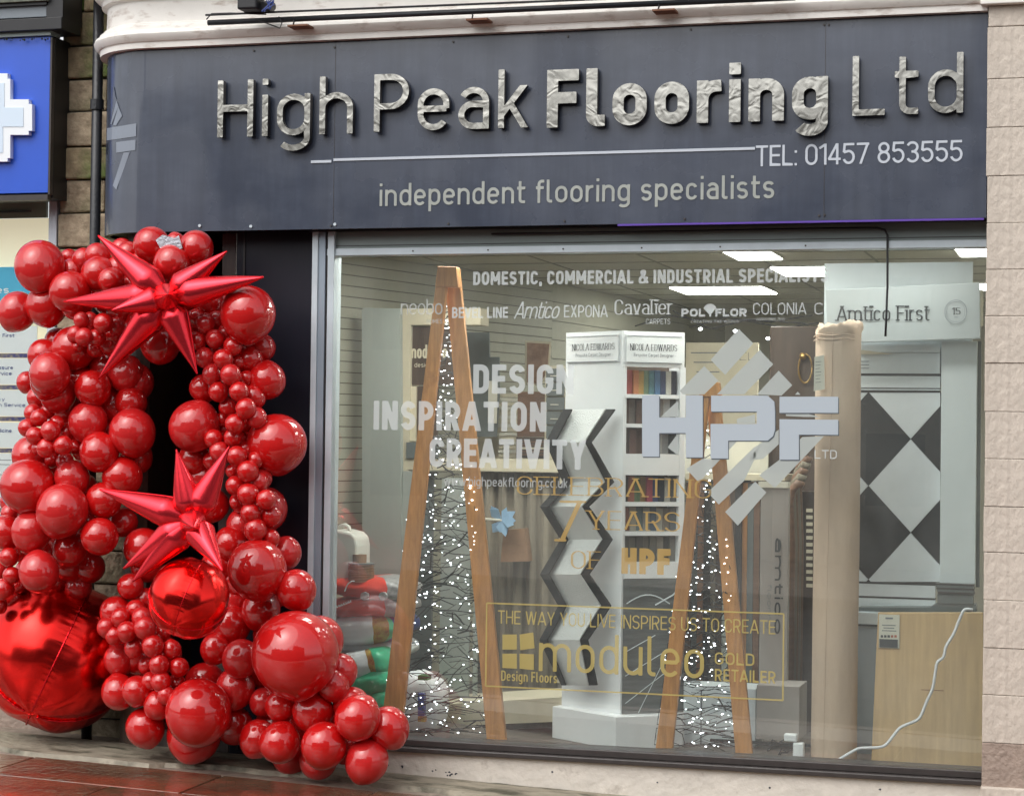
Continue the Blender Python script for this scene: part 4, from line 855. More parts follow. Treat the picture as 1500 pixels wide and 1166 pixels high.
# hanging taupe carpet
t_ = T('hanging_carpet', 'hanging taupe carpet in soft folds behind the gold lettering', 'carpet', 755, 1000, 1.5)
mb = MB(); n = 40; a0, a1 = P(700, 700, 1.5).x, P(822, 700, 1.5).x; z1, z0 = P(760, 692, 1.5).z, P(760, 1006, 1.5).z; v = []
for i in range(n+1):
    x = a0+(a1-a0)*i/n; y = 1.5+.03*math.sin(i*.9)+.015*math.sin(i*2.3)
    v += [(x, y, z0), (x, y, z1), (x, y+.02, z1), (x, y+.02, z0)]
f = [(4*i, 4*(i+1), 4*(i+1)+1, 4*i+1) for i in range(n)]+[(4*i+2, 4*(i+1)+2, 4*(i+1)+3, 4*i+3) for i in range(n)]+[(4*i+1, 4*(i+1)+1, 4*(i+1)+2, 4*i+2) for i in range(n)]
mb.add(v, f).build('carpet', M['taupe'], t_, smooth=True); MB().tube([(a0-.02, 1.51, z1+.01), (a1+.02, 1.51, z1+.01)], .012, 8).build('rail', M['cream'], t_)
pxbox('edge_strip', M['cream'], 818, 700, 823, 1000, 1.44, .02, t_)
# gift bag with blue bow
t_ = T('gift_bag', 'kraft gift bag with a pale blue tissue bow hung on the taupe carpet', 'bag', 752, 822, 1.35)
prism('bag', M['kraft_dark'], [(738, 776), (768, 774), (774, 822), (733, 823)], 1.35, .08, t_)
mb = MB(); rs = random.Random(6); c = P(735, 762, 1.3); mbt = mat('blue tissue', (.26, .42, .60), .5)
for k in range(11):
    a = rs.uniform(0, 6.3); L_ = rs.uniform(.04, .10); d = Vector((math.cos(a), rs.uniform(-.3, .1), math.sin(a))); e = Vector((-math.sin(a), .2, math.cos(a)))*rs.uniform(.015, .03)
    mb.add([c, c+d*L_*.6+e, c+d*L_, c+d*L_*.6-e], [(0, 1, 2, 3)])
o = mb.build('bow', mbt, t_); o.modifiers.new('thick', 'SOLIDIFY').thickness = .002
MB().tube([P(688, 772, 1.3), P(712, 760, 1.28), P(735, 762, 1.3)], .006, 6).build('ribbon', M['offwhite'], t_)
# low cream bench
t_ = T('low_bench', 'low cream plinth bench near the floor behind the A frame tree', 'bench', 720, 1060, .95)
A, B = (P(630, 1040, .95).x, .95), (P(835, 1040, .62).x, .62)
q = [PF(634, 1032, A, B), PF(835, 1020, A, B), PF(835, 1056, A, B), PF(634, 1064, A, B)]; bk = Vector((-.05, .4, 0))
MB().hexa([q[3], q[2], q[2]+bk, q[3]+bk], [q[0], q[1], q[1]+bk, q[0]+bk]).build('beam', M['cream'], t_)
MB().hexa([p+Vector((0, .02, -.03)) for p in (q[3], q[2], q[2]+bk, q[3]+bk)], [p+Vector((0, .02, -.001)) for p in (q[3], q[2], q[2]+bk, q[3]+bk)]).build('base', M['dark_frame'], t_)
for a, b in ((645, 688), (694, 700), (740, 790)): pxbox('display_leg', M['pale_grey_board'], a, 700, b, 1026, 1.15, .02, t_) if a < 700 else None

# bottles, sacks
def pillow(name, parent, c, sx, sy, sz, mats, bands=None, yaw=0, tilt=0, seed=0, nx=26, ny=12, nz=10):
    rs = random.Random(seed); ph = [rs.uniform(0, 6) for _ in range(6)]; v = []; f = []; mi = []
    U, Wn = 30, 18
    for i in range(Wn+1):
        la = -math.pi/2+math.pi*i/Wn
        for j in range(U):
            lo_ = 2*math.pi*j/U; ce = lambda t, e: math.copysign(abs(t)**e, t)
            x = ce(math.cos(la), .45)*ce(math.cos(lo_), .42); y = ce(math.cos(la), .45)*ce(math.sin(lo_), .42); z = ce(math.sin(la), .8)
            w = 1+.05*math.sin(5*x+ph[0])*math.cos(4*y+ph[1])+.03*math.sin(9*x+7*z+ph[2])
            pinch = 1-.25*abs(x)**6
            p = Vector((x*sx, y*sy*w, z*sz*w*pinch*(1-.12*math.cos(3*x+ph[3]))))
            p = Matrix.Rotation(yaw, 3, 'Z') @ (Matrix.Rotation(tilt, 3, 'Y') @ p); v.append(p+Vector(c))
    for i in range(Wn):
        for j in range(U):
            f.append((i*U+j, i*U+(j+1) % U, (i+1)*U+(j+1) % U, (i+1)*U+j)); x = math.cos(2*math.pi*(j+.5)/U)
            x = math.copysign(abs(x)**.42, x); k = 0
            for a, b, m_ in (bands or []):
                if a <= x < b: k = m_
            mi.append(k)
    mb = MB(); mb.add(v, f); mb.m = mi; o = mb.build(name, mats, parent, smooth=True); return o
def sack(name, label, px0, py0, px1, py1, Y, dy, mats, bands, seed, tilt=0, group=None):
    a, b = P(px0, (py0+py1)/2, Y), P(px1, (py0+py1)/2, Y); z1, z0 = P((px0+px1)/2, py0, Y).z, P((px0+px1)/2, py1, Y).z
    e = empty(name, ((a.x+b.x)/2, Y+dy, z0), label, 'sack', group)
    pillow('sack_body', e, ((a.x+b.x)/2, Y+dy, (z0+z1)/2), (b.x-a.x)/2, dy, (z1-z0)/2*1.08, mats, bands, 0, tilt, seed); return e, a, b, z0, z1
RB, WB, GB = [M['red_bag'], M['silver_print'], M['white_bag']], [M['white_bag'], M['multi_print'], M['green_bag'], M['blue_print']], [M['green_bag'], M['white_bag'], M['blue_print']]
e, a, b, z0, z1 = sack('adhesive_sack', 'red sack with silver round marks, uppermost of the stack', 470, 848, 590, 878, .78, .2, RB, [(.55, 2, 1)], 1, .03)
for cx_ in (534, 561): c = P(cx_, 873, .77); MB().tube([c+Vector((0, -.006, 0)), c+Vector((0, .02, 0))], .021, 16).build('round_mark', M['silver_print'], e)
MB().tube([P(505+2*i, 853+(i-4)**2*.8 if i < 5 else 851, .768) for i in range(0, 8)], .003, 5).build('print_line', M['white_bag'], e)
e, *_ = sack('adhesive_sack', 'red sack with white lettering, second in the stack', 466, 876, 588, 906, .80, .2, RB, [(.6, 2, 1)], 2, -.05)
for k_1 in range(7): MB().tube([P(491+k_1*3.4, 891-k_1*1.3, .74), P(493.4+k_1*3.4, 886.5-k_1*1.3, .74), P(493.8+k_1*3.4, 890-k_1*1.3, .74)], .0016, 4).build('print_mark', M['white_bag'], e)
sack('tile_cement_sack', 'white sack with coloured fruit print just under the red sacks', 462, 902, 584, 945, .80, .22, WB, [(.3, .72, 1), (.72, .88, 2), (.88, 2, 3)], 3, -.1)
sack('tile_cement_sack', 'plain pale sack in the middle of the stack', 470, 938, 586, 962, .88, .2, WB, [], 4, .05)
sack('tile_cement_sack', 'white and green sack with coloured print below the plain pale sack', 480, 955, 566, 1000, .72, .2, WB, [(.2, .62, 1), (.62, 2, 2)], 5, -.28)
sack('tile_cement_sack', 'green sack with white panel low in the stack', 490, 984, 568, 1022, .72, .2, GB, [(-.9, -.4, 1), (.1, .45, 1)], 6, -.30)
sack('tile_cement_sack', 'green and white sack at the bottom of the stack', 480, 1012, 570, 1045, .74, .2, GB, [(-1, .2, 1)], 7, -.1)
e, a, b, z0, z1 = sack('upright_sack', 'white upright sack with blue print behind the lights of the left tree', 580, 993, 640, 1078, .5, .12, WB, [], 8)
pxbox('blue_label', M['blue_print'], 612, 1015, 621, 1048, .355, .03, e); pxbox('picture_label', M['multi_print'], 612, 1049, 622, 1057, .355, .03, e); pxbox('green_top', M['green_cap'], 612, 989, 626, 996, .45, .06, e)
jc = T('jerry_can', 'white plastic jerry can with green cap standing on the red sacks', 'container', 503, 850, .85)
Q = lambda a, b, y=.85: P(a, b, y)
prism('can_body', M['jerry'], [(478, 850), (478, 782), (484, 776), (500, 777), (514, 781), (521, 788), (523, 800), (523, 850)], .85, .2, jc, bevel=.012)
hp = [Q(497, 779, .92), Q(498, 771, .92), Q(506, 769, .92), Q(511, 772, .92), Q(514, 783, .92)]
MB().tube(hp, .011, 8).build('handle', M['jerry'], jc, smooth=True); c = Q(487, 779, .93); MB().tube([c, c+Vector((0, 0, .028))], .022, 16).build('cap', M['green_cap'], jc)
tw = T('twine_reel', 'brown twine reel with a card core on the red sacks', 'reel', 530, 852, .8)
c = Q(529, 851, .85); c1 = Q(529, 826, .85)
mb = MB(); mb.tube([c+Vector((0, 0, 0)), c+Vector((0, 0, .03)), Vector((c.x, c.y, c1.z))], .06, 22, rs=[.064, .066, .060]); mb.build('twine_body', mat('brown twine', (.22, .12, .05), .8, var=.35, vs=22, stretch=(1, 1, 6), bump=.6), tw, smooth=False)
for k in range(9):
    z = c.z+.006+k*(c1.z-c.z-.012)/8; MB().tube([(c.x+.0665*math.cos(a_*.4), c.y+.0665*math.sin(a_*.4), z+.006*math.sin(a_*.4+k)) for a_ in range(17)], .0016, 4, cap=False).build('twine_strand', M['kraft_dark'], tw)
MB().tube([Vector((c.x, c.y, c1.z)), Vector((c.x, c.y, c1.z+.006))], .068, 22).build('rim', M['slate_board'], tw)
MB().tube([Vector((c.x-.01, c.y, c1.z+.006)), Vector((c.x-.01, c.y, Q(529, 812, .85).z))], .036, 20).build('core', M['kraft_dark'], tw)

# ---- the white carpet tower, seen on its corner
CX_, YC = 912, .42
K0 = (P(CX_, 700, YC).x, YC); dep = .30
KL = (P(826, 700, YC+.20).x, YC+.20); KR = (P(1002, 700, YC+.17).x, YC+.17)
tw = empty('carpet_tower', (K0[0], YC+.2, ZF), 'tall white corner display tower with carpet swatches on its right shelves', 'display stand')
def fslab(nm, m, A, B, px0, py0, px1, py1, th=.012, lift=0., parent=None, inner=0):
    """slab on the vertical plane through A-B, covering a picture rectangle (level top and bottom)"""
    a, b = PF(px0, (py0+py1)/2, A, B), PF(px1, (py0+py1)/2, A, B); zt, zb = PF((px0+px1)/2, py0, A, B).z, PF((px0+px1)/2, py1, A, B).z
    d = Vector((B[0]-A[0], B[1]-A[1], 0)).normalized(); n = Vector((-d.y, d.x, 0)); n = n if n.y > 0 else -n
    o = -n*lift; a = Vector((a.x, a.y, 0))+o; b = Vector((b.x, b.y, 0))+o
    return MB().hexa([a+Vector((0, 0, zb)), b+Vector((0, 0, zb)), b+n*th+Vector((0, 0, zb)), a+n*th+Vector((0, 0, zb))], [a+Vector((0, 0, zt)), b+Vector((0, 0, zt)), b+n*th+Vector((0, 0, zt)), a+n*th+Vector((0, 0, zt))]).build(nm, m, parent or tw)
L_, R_ = (KL, K0), (K0, KR)
fslab('left_face', M['white'], *L_, 826, 486, 911.5, 1045, .02); fslab('header', M['white'], *L_, 831, 491, 907, 530, .006, .006); fslab('header_line', M['ink_soft'], *L_, 832, 529.6, 906, 530.6, .001, .0075); fslab('header_line', M['ink_soft'], *L_, 832, 492.6, 906, 493.4, .001, .0075)
fslab('right_header', M['white'], *R_, 912, 486, 1003, 538, .02); fslab('header', M['white'], *R_, 917, 491, 999, 531, .006, .006); fslab('header_line', M['ink_soft'], *R_, 918, 531.6, 998, 532.6, .001, .0075); fslab('header_line', M['ink_soft'], *R_, 918, 492.6, 998, 493.4, .001, .0075)
for f_, a, b, y in ((L_, 838, 900, 513), (R_, 923, 992, 514)):
    d = Vector((f_[1][0]-f_[0][0], f_[1][1]-f_[0][1], 0)).normalized(); n = Vector((d.y, -d.x, 0))*.009
    g = ((f_[0][0]+n.x, f_[0][1]+n.y), (f_[1][0]+n.x, f_[1][1]+n.y))
    text('tower_lettering', 'NICOLA EDWARDS', a, b, y, 9.5, 0, M['ink'], tw, face=g, w=.10, contrast=.6, serif=True, step=.06)
    text('tower_lettering', '- Bespoke Carpet Designer -', a+2, b-2, y+9, 5, 0, M['ink_soft'], tw, face=g, w=.12, step=.1)
fslab('stile', M['white'], *R_, 912, 538.3, 915, 845, .16); fslab('stile', M['white'], *R_, 995, 538.3, 1003, 845, .16)
dR = Vector((KR[0]-K0[0], KR[1]-K0[1], 0)).normalized(); nR = Vector((-dR.y, dR.x, 0))
KB = ((K0[0]+nR.x*.15, K0[1]+nR.y*.15), (KR[0]+nR.x*.15, KR[1]+nR.y*.15)); fslab('shelf_back', M['dark_brown'], *KB, 905, 530, 1000, 850, .01)
shelves = [(578, 583.5), (621, 626.5), (665, 696), (735.5, 741.5), (778.5, 784.5), (823, 847)]
for y0, y1 in shelves: fslab('shelf', M['white'], *R_, 915.2, y0, 994.8, y1, .15)
rs = random.Random(12)
cols = [[(.45, .02, .02), (.5, .1, .08), (.6, .2, .05), (.5, .28, .04), (.16, .25, .14), (.08, .22, .25), (.05, .15, .3), (.04, .06, .14), (.6, .58, .5), (.03, .03, .05)],
        [(.14, .08, .06), (.25, .2, .17), (.12, .06, .04), (.3, .24, .2), (.10, .05, .03), (.3, .27, .25), (.5, .5, .5), (.1, .1, .1)],
        [(.12, .05, .03), (.16, .07, .05), (.10, .05, .03), (.2, .11, .07), (.3, .25, .2), (.45, .43, .4), (.3, .3, .3), (.06, .06, .06)],
        [(.11, .09, .07), (.35, .1, .05), (.10, .16, .07), (.3, .17, .05), (.4, .05, .08), (.06, .08, .2), (.03, .04, .06), (.45, .43, .38), (.1, .1, .1)],
        [(.25, .08, .05), (.4, .36, .28), (.14, .2, .22), (.3, .3, .28), (.1, .14, .2), (.4, .38, .32), (.2, .17, .14), (.14, .16, .18)],
        [(.2, .19, .17), (.32, .3, .25), (.14, .13, .12), (.3, .28, .24), (.22, .22, .2), (.36, .33, .28), (.1, .1, .1), (.26, .25, .22)]]
si = 0
for (y0, y1), cl in zip(((541, 577.8), (584, 620.8), (627, 664.8), (697, 735.2), (742, 778.2), (785, 822.8)), cols):
    w = 79.6/len(cl)
    for i, c in enumerate(cl):
        o_ = rs.uniform(.0, .02); fslab('swatch', swatch(si, c), *R_, 915.4+i*w+.3, y0+rs.uniform(0, 3), 915.4+(i+1)*w-.3, y1, .09, -.03-o_); si += 1
dk = mat('floor photograph', (.07, .075, .075), .3, col2=(.16, .17, .17), vs=4, stretch=(1, 1, 8))
fslab('picture_panel', dk, *R_, 912.3, 847.5, 1002, 1044, .02)
for (a, b), (c, d) in (((916, 1030), (1000, 965)), ((916, 990), (1000, 938)), ((935, 1044), (985, 942)), ((916, 955), (960, 930))):
    p, q = PF(a, b, *R_), PF(c, d, *R_); MB().tube([p+Vector((0, -.001, 0)), q+Vector((0, -.001, 0))], .0018, 4).build('floor_line', M['white_board'], tw)
MB().tube([PF(918+i*7, 884-13*math.sin(i/9*math.pi), *R_)+Vector((0, -.001, 0)) for i in range(10)], .003, 5).build('picture_curve', M['white_board'], tw)
MB().tube([PF(a, b, *R_)+Vector((0, -.001, 0)) for a, b in ((960, 886), (985, 872), (1000, 858))], .004, 5).build('picture_curve', M['white_board'], tw)
PL, P0, PR = (P(809, 1060, YC+.16).x, YC+.16), (P(902, 1060, YC-.10).x, YC-.10), (P(1000, 1060, YC+.1).x, YC+.1)
zt = PF(902, 1050, PL, P0).z; zb = ZF; v = [Vector((*PL, 0)), Vector((*P0, 0)), Vector((*PR, 0)), Vector((PR[0]-.05, PR[1]+.5, 0)), Vector((PL[0]+.1, PL[1]+.35, 0))]; n = 5
MB().add([p+Vector((0, 0, zb)) for p in v]+[p+Vector((0, 0, zt)) for p in v], [tuple(range(n))[::-1], tuple(range(n, 2*n))]+[(i, (i+1) % n, (i+1) % n+n, i+n) for i in range(n)]).build('plinth', M['white'], tw, bevel=.002)
# ---- zigzag carpet ribbon hung on the tower's left face
lv = [(600, 826, 838, 887, 901), (648, 800, 813, 856, 866), (706, 825, 837, 886, 899), (742, 792, 804, 852, 862), (790, 822, 832, 882, 897), (841, 792, 804, 850, 863), (887, 819, 830, 880, 895), (937, 791, 802, 849, 861), (1003, 823, 829, 862, 875)]
zz = empty('zigzag_carpet', (P(845, 1003, .3).x, .3, P(845, 1003, .3).z), 'white zigzag carpet ribbon with black borders hanging on the white tower', 'carpet')
def ribbon(nm, m, ia, ib, lift):
    v = []; f = []; mb = MB(); K = []
    for i, L in enumerate(lv):
        Y = YC-.03-(.055 if i % 2 else .0)
        K.append((L, Y))
    S2 = []
    for i in range(len(K)-1):
        n = 6
        for j in range(n+(i == len(K)-2)):
            t = j/n; t2 = t+.0*math.sin(t); a = [K[i][0][q]*(1-t)+K[i+1][0][q]*t for q in range(5)]; S2.append((a, K[i][1]*(1-t)+K[i+1][1]*t))
    for a, Y in S2:
        p, q = P(a[ia], a[0], Y+.02), P(a[ib], a[0], Y-.02); v += [p-Vector((0, lift, 0)), q-Vector((0, lift, 0))]
    f = [(2*i, 2*i+1, 2*i+3, 2*i+2) for i in range(len(S2)-1)]
    o = mb.add(v, f).build(nm, m, zz, smooth=False); s_ = o.modifiers.new('thick', 'SOLIDIFY'); s_.thickness = .008; s_.offset = 0; return o
ribbon('border', M['carpet_black'], 1, 2, 0); ribbon('pile', M['carpet_white'], 2, 3, 0); ribbon('border', M['carpet_black'], 3, 4, 0)
# ---- things right of the tower
t_ = T('wall_notice', 'cream wall notice board with grey print behind the woven logo', 'notice board', 1040, 620, 2.6)
pxbox('board', M['cream'], 1004, 502, 1110, 650, 2.6, .03, t_)
for i in range(4): pxbox('print_line', M['ink_soft'], 1012+i*4, 516+i*14, 1060-i*3, 517.6+i*14, 2.597, .002, t_)
text('notice_lettering', 'PELE', 1070, 1118, 528, 12, 2.596, M['ink_soft'], t_, w=.08, step=.08)
wr = empty('ceiling_wires', P(1050, 470, 2.0), 'drooping dark wires with tiny spotlights below the ceiling', 'wires')
for k, pts in enumerate((((930, 478), (980, 462), (1040, 472), (1100, 468), (1180, 474)), ((985, 455), (1040, 482), (1090, 470), (1150, 480), (1200, 473)), ((1010, 480), (1060, 466), (1130, 472), (1190, 462)))):
    MB().tube([P(a, b, 2.0+.1*k) for a, b in pts], .004, 5).build('wire', M['black'], wr)
for a, b in ((1026, 482), (1077, 485), (1125, 496), (1174, 497)): c = P(a, b, 1.95); MB().ball(c, .012, 8, .7).build('spot_bulb', M['lit_dot'], wr)
cb = T('dark_cabinet', 'tall dark brown cabinet with brass ring behind the paper roll', 'cabinet', 1165, 705, 1.5)
pxbox('carcass', M['dark_brown'], 1126, 478, 1214, 735, 1.5, .3, cb, bevel=.01); c = P(1180, 540, 1.49); MB().tube([c+Vector((.035*math.cos(a_*.5), -.012, .075*math.sin(a_*.5))) for a_ in range(14)], .005, 6).build('ring', mat('brass', (.35, .22, .08), .35, metal=1), cb, smooth=True)
c = P(1176, 522, 1.48); MB().ball(c, .02, 10).build('boss', bpy.data.materials['brass'], cb)
rk = T('carpet_rack', 'rack of dark carpet and wood sample boards behind the right A frame tree', 'rack', 1080, 1005, 1.0)
xx = 1003; rs = random.Random(9)
pal = ['dark_brown', 'slate_board', 'mid_brown', 'black', 'taupe', 'dark_brown', 'pale_grey_board', 'dark_brown', 'black', 'wood', 'slate_board', 'mid_brown']
for i, pn in enumerate(pal): pxbox('sample_board', M[pn], xx, 705+rs.uniform(-6, 10), xx+8.6, 1006, 1.0+rs.uniform(0, .05), .3, rk); xx += 9.1
pxbox('top_rail', M['cream'], 1004, 694, 1150, 703, 1.02, .3, rk); pxbox('back', M['offwhite'], 1000, 640, 1125, 700, 1.4, .02, rk)
ap = T('lettered_panel', 'pale grey upright panel lettered amtico flooring', 'display board', 1133, 1004, .75)
pxbox('panel', M['grey_box'], 1113, 715, 1154, 1004, .75, .05, ap, bevel=.002); pxbox('top_edge', M['offwhite'], 1111, 706, 1154, 714.5, .74, .07, ap)
vtext('panel_lettering', 'amtico', 1135.5, 788, 928, 12, .745, M['ink'], ap, w=.2); vtext('panel_lettering', 'flooring', 1124.5, 856, 920, 6, .745, M['ink_soft'], ap, w=.1)
rl = T('rolled_rugs', 'bundle of brown patterned rugs rolled and stood on end', 'rug', 1172, 1085, 1.0)
for i in range(5):
    Yr = 1.0+.05*i; pts = [(1156+i*3, 1080)]+[(1156+i*3+3, 800-i*3)]+[(1170+i*3+14*math.cos(a_), 742-i*9+34*math.sin(a_)) for a_ in (3.3, 3.9, 4.6, 5.2)]
    MB().tube([P(a, b, Yr) for a, b in pts], .022, 10).build('rug_fold', M['taupe'] if i % 2 else M['mid_brown'], rl, smooth=True)
pxbox('rug_body', M['dark_brown'], 1166, 720, 1196, 1085, 1.25, .2, rl)
for i in range(12): pxbox('label_strip', M['cream'], 1181, 745+i*10, 1190, 750+i*10, 1.0, .01, rl)
gb = T('grey_box', 'grey cardboard box on the floor right of the right tree', 'box', 1138, 1084, .55); pxbox('box_body', M['grey_box'], 1108, 1004, 1171, 1084, .55, .25, gb, bevel=.003)
gb = T('white_box', 'pale blue white box under the lights of the right tree', 'box', 1050, 1090, .60); pxbox('box_body', M['white_board'], 990, 1006, 1107, 1092, .60, .22, gb, bevel=.003); pxbox('box_line', M['ink_soft'], 1026, 1010, 1028, 1090, .598, .004, gb); pxbox('black_base', M['black'], 1040, 1086, 1190, 1090, .56, .02, gb)
# kraft paper roll
kr = T('paper_wrapped_roll', 'tall flooring roll wrapped in brown kraft paper with crumpled top', 'carpet roll', 1222, 1118, .28)
cx, r0 = P(1224, 800, .38).x, .103; yb = .38; mb = MB(); n = 36; rows = []; rs = random.Random(3)
zt, zb = P(1224, 487, .30).z, ZF; m_ = 26
for i in range(m_+1):
    t = i/m_; z = zb+(zt-zb)*t; row = []
    for k in range(n):
        a = 2*math.pi*k/n; rr = r0*(1+.012*math.sin(3*a+4*t)+.010*math.sin(7*a-9*t)); row.append((cx+.0+rr*math.cos(a)+(.006*t), yb+rr*math.sin(a), z))
    rows.append(row)
for j, (dz, sc) in enumerate(((.018, 1.02), (.035, .98), (.045, .86), (.03, .6), (.035, .2))):
    row = []
    for k in range(n):
        a = 2*math.pi*k/n; rr = r0*sc*(1+.07*math.sin(5*a+j)+rs.uniform(-.04, .04)); row.append((cx+.006+rr*math.cos(a), yb+rr*math.sin(a), zt+dz+rs.uniform(-.01, .01)+.012*math.cos(a)))
    rows.append(row)
v = [p for r_ in rows for p in r_]; f = [(i*n+k, i*n+(k+1) % n, (i+1)*n+(k+1) % n, (i+1)*n+k) for i in range(len(rows)-1) for k in range(n)]+[tuple((len(rows)-1)*n+k for k in range(n))]
mb.add(v, f).build('wrapped_roll', M['kraft'], kr, smooth=True)
for z_ in (475, 481): 
    zz_ = P(1224, z_+16, .30).z; MB().tube([(cx+(r0+.004)*math.cos(a_*.33), yb+(r0+.004)*math.sin(a_*.33), zz_+.004*math.sin(a_*1.7)) for a_ in range(20)], .003, 5, cap=False).build('crease', M['kraft'], kr)
MB().tube([(cx+(r0+.001)*math.cos(-1.9+i_*.012), yb+(r0+.001)*math.sin(-1.9+i_*.012), zb+(zt-zb)*i_/20) for i_ in range(21)], .0022, 5).build('paper_seam', M['kraft'], kr)
prism('paper_label', M['offwhite'], [(1193, 523), (1207, 520), (1208, 570), (1192, 573)], .268, .004, kr)
for i in range(7): prism('label_print', M['ink_soft'], [(1194.5, 530+i*5), (1203-(i % 3), 529.2+i*5), (1203-(i % 3), 530+i*5), (1194.5, 530.8+i*5)], .267, .0008, kr)
# ---- white tile display with chequer board, right
ad = T('tile_display', 'white display stand with black and white diamond tiles and a tilted name board', 'display stand', 1340, 890, .75)
pxbox('back_board', M['white_board'], 1207, 385, 1424, 560, .86, .04, ad); pxbox('side_column', M['white_board'], 1378, 500, 1430, 858, .74, .10, ad, bevel=.002); pxbox('side_edge', M['slate_board'], 1430.5, 500, 1436, 860, .78, .02, ad)
pxbox('cream_edge', M['cream'], 1430, 425, 1440, 478, .95, .02, ad)
qz = [(1210, 425), (1435, 414), (1436, 496), (1212, 503)]; prism('name_board', mat('pale grey name board', (.50, .55, .57), .55), qz, .66, .03, ad, bevel=.002)
o = text('board_lettering', 'Amtico First', 1226, 1362, 470, 22, .655, M['ink'], ad, w=.12, contrast=.6, serif=True, gap=.10, step=.04)
c = P(1400, 457, .654); MB().tube([c+Vector((.050*math.cos(a_*.2618), 0, .055*math.sin(a_*.2618))) for a_ in range(25)], .0009, 4, cap=False).build('roundel', M['ink_soft'], ad)
MB().tube([c+Vector((.042*math.cos(a_*.2618), 0, .047*math.sin(a_*.2618))) for a_ in range(25)], .0006, 4, cap=False).build('roundel', M['ink_soft'], ad)
text('board_lettering', '15', 1394, 1407, 461, 10, .654, M['ink'], ad, w=.13, contrast=.5, serif=True, step=.05); pxbox('roundel_line', M['ink_soft'], 1398, 464.5, 1403, 465.2, .654, .001, ad)
pxbox('rail', M['white_board'], 1256, 505, 1377, 516, .78, .06, ad)
prism('wedge', M['cream'], [(1258, 512), (1310, 519), (1258, 519)], .775, .004, ad)
for y0, y1, m_ in ((517, 547, 'white_board'), (547.3, 550.7, 'black'), (551, 568, 'white_board'), (568.3, 569.6, 'black'), (569.9, 571.5, 'white_board'), (571.8, 575, 'black')): pxbox('band', M[m_], 1257, y0, 1377, y1, .79, .05, ad)
for i in range(3): pxbox('band_print', M['ink_soft'], 1260, 529+i*5, 1273, 530+i*5, .788, .001, ad)
# diamonds, each a tile: centres on a grid, clipped to the board
def clip_poly(poly, x0, y0, x1, y1):
    def cut(p, ins, inter):
        o = []
        for i in range(len(p)):
            a, b = p[i-1], p[i]
            if ins(b):
                if not ins(a): o.append(inter(a, b))
                o.append(b)
            elif ins(a): o.append(inter(a, b))
        return o
    for ax, lim, sg_ in ((0, x0, 1), (0, x1, -1), (1, y0, 1), (1, y1, -1)):
        if not poly: return poly
        poly = cut(poly, lambda q: (q[ax]-lim)*sg_ >= 0, lambda a, b: tuple(a[k]+(b[k]-a[k])*((lim-a[ax])/(b[ax]-a[ax])) for k in (0, 1)))
    return poly
bx0, by0, bx1, by1 = 1257, 575.5, 1377, 852
for ci in range(-1, 4):
    for ri in range(-1, 6):
        cxx = 1272+62*ci; cyy = 643+68.5*(ri-1)
        if (ci+ri) % 2 == 0: continue
        poly = clip_poly([(cxx, cyy-67.9), (cxx+61.4, cyy), (cxx, cyy+67.9), (cxx-61.4, cyy)], bx0, by0, bx1, by1)
        if len(poly) > 2:
            black = (ci % 2 == 0)
            prism('diamond_tile', M['marble_black'] if black else M['marble_white'], poly, .79, .03, ad)
pxbox('tile_backing', M['dark_frame'], 1256.5, 575, 1377.5, 852.5, .805, .03, ad)
for y0, y1, m_ in ((853, 856, 'black'), (856.3, 874, 'marble_white'), (874.3, 877, 'black'), (877.3, 890, 'white_board')): pxbox('band', M[m_], 1257, y0, 1370, y1, .785, .05, ad)
prism('shelf', M['slate_board'], [(1258, 889), (1362, 889), (1372, 883), (1430, 885), (1430, 896), (1360, 897), (1258, 896)], .70, .09, ad, bevel=.002)
ts = T('tile_stack', 'small stack of grey sample tiles on the display shelf', 'tiles', 1400, 884, .68)
for i in range(5): pxbox('tile', M['slate_board'] if i % 2 else M['dark_frame'], 1370+i*.8, 855+i*3.1, 1427-(i % 2), 857.7+i*3.1, .68, .08, ts)
pxbox('tile_block', M['slate_board'], 1373, 871, 1425, 884, .69, .08, ts)
pxbox('blue_strip', mat('blue grey column', (.33, .38, .42), .5), 1255, 897, 1285, 1118, .62, .10, ad); pxbox('strip_top', M['white_board'], 1257, 897.5, 1288, 914, .60, .015, ad); pxbox('strip_line', M['black'], 1257, 914.5, 1288, 917, .604, .01, ad)
ob = T('oak_board', 'large pale oak floor board sample leaning at the right end of the window', 'sample board', 1360, 1120, .40)
prism('board', M['oak'], [(1286, 897), (1440, 897), (1440, 1135), (1276, 1122)], .42, .025, ob, bevel=.002)
for q in ((1349, 1010, 1382, 1011), (1300, 962, 1301, 1060)): pxbox('board_joint', M['kraft_dark'], q[0], q[1], q[2]+.4, q[3]+.2, .4185, .001, ob) if q[0] > 1310 else None
tg = T('price_tag', 'white price tag with black foot stuck on the oak board', 'price tag', 1302, 948, .405)
pxbox('tag_card', M['offwhite'], 1287.5, 900, 1317.5, 949, .412, .003, tg); pxbox('tag_foot', M['ink'], 1288, 936, 1315, 948, .409, .0025, tg)
pxbox('tag_print', M['ink_soft'], 1297, 904, 1308, 906.5, .411, .0008, tg)
for i, (a, b) in enumerate(((1292, 1312), (1294, 1310), (1292, 1313))): pxbox('tag_print', M['ink_soft'], a, 915+i*4, b, 916.3+i*4, .411, .0008, tg)
for i in range(5): pxbox('tag_print', mat('tag red print', (.4, .12, .08), .5) if i > 2 else M['ink'], 1290+i*5, 930, 1293.6+i*5, 933.5, .411, .0008, tg)
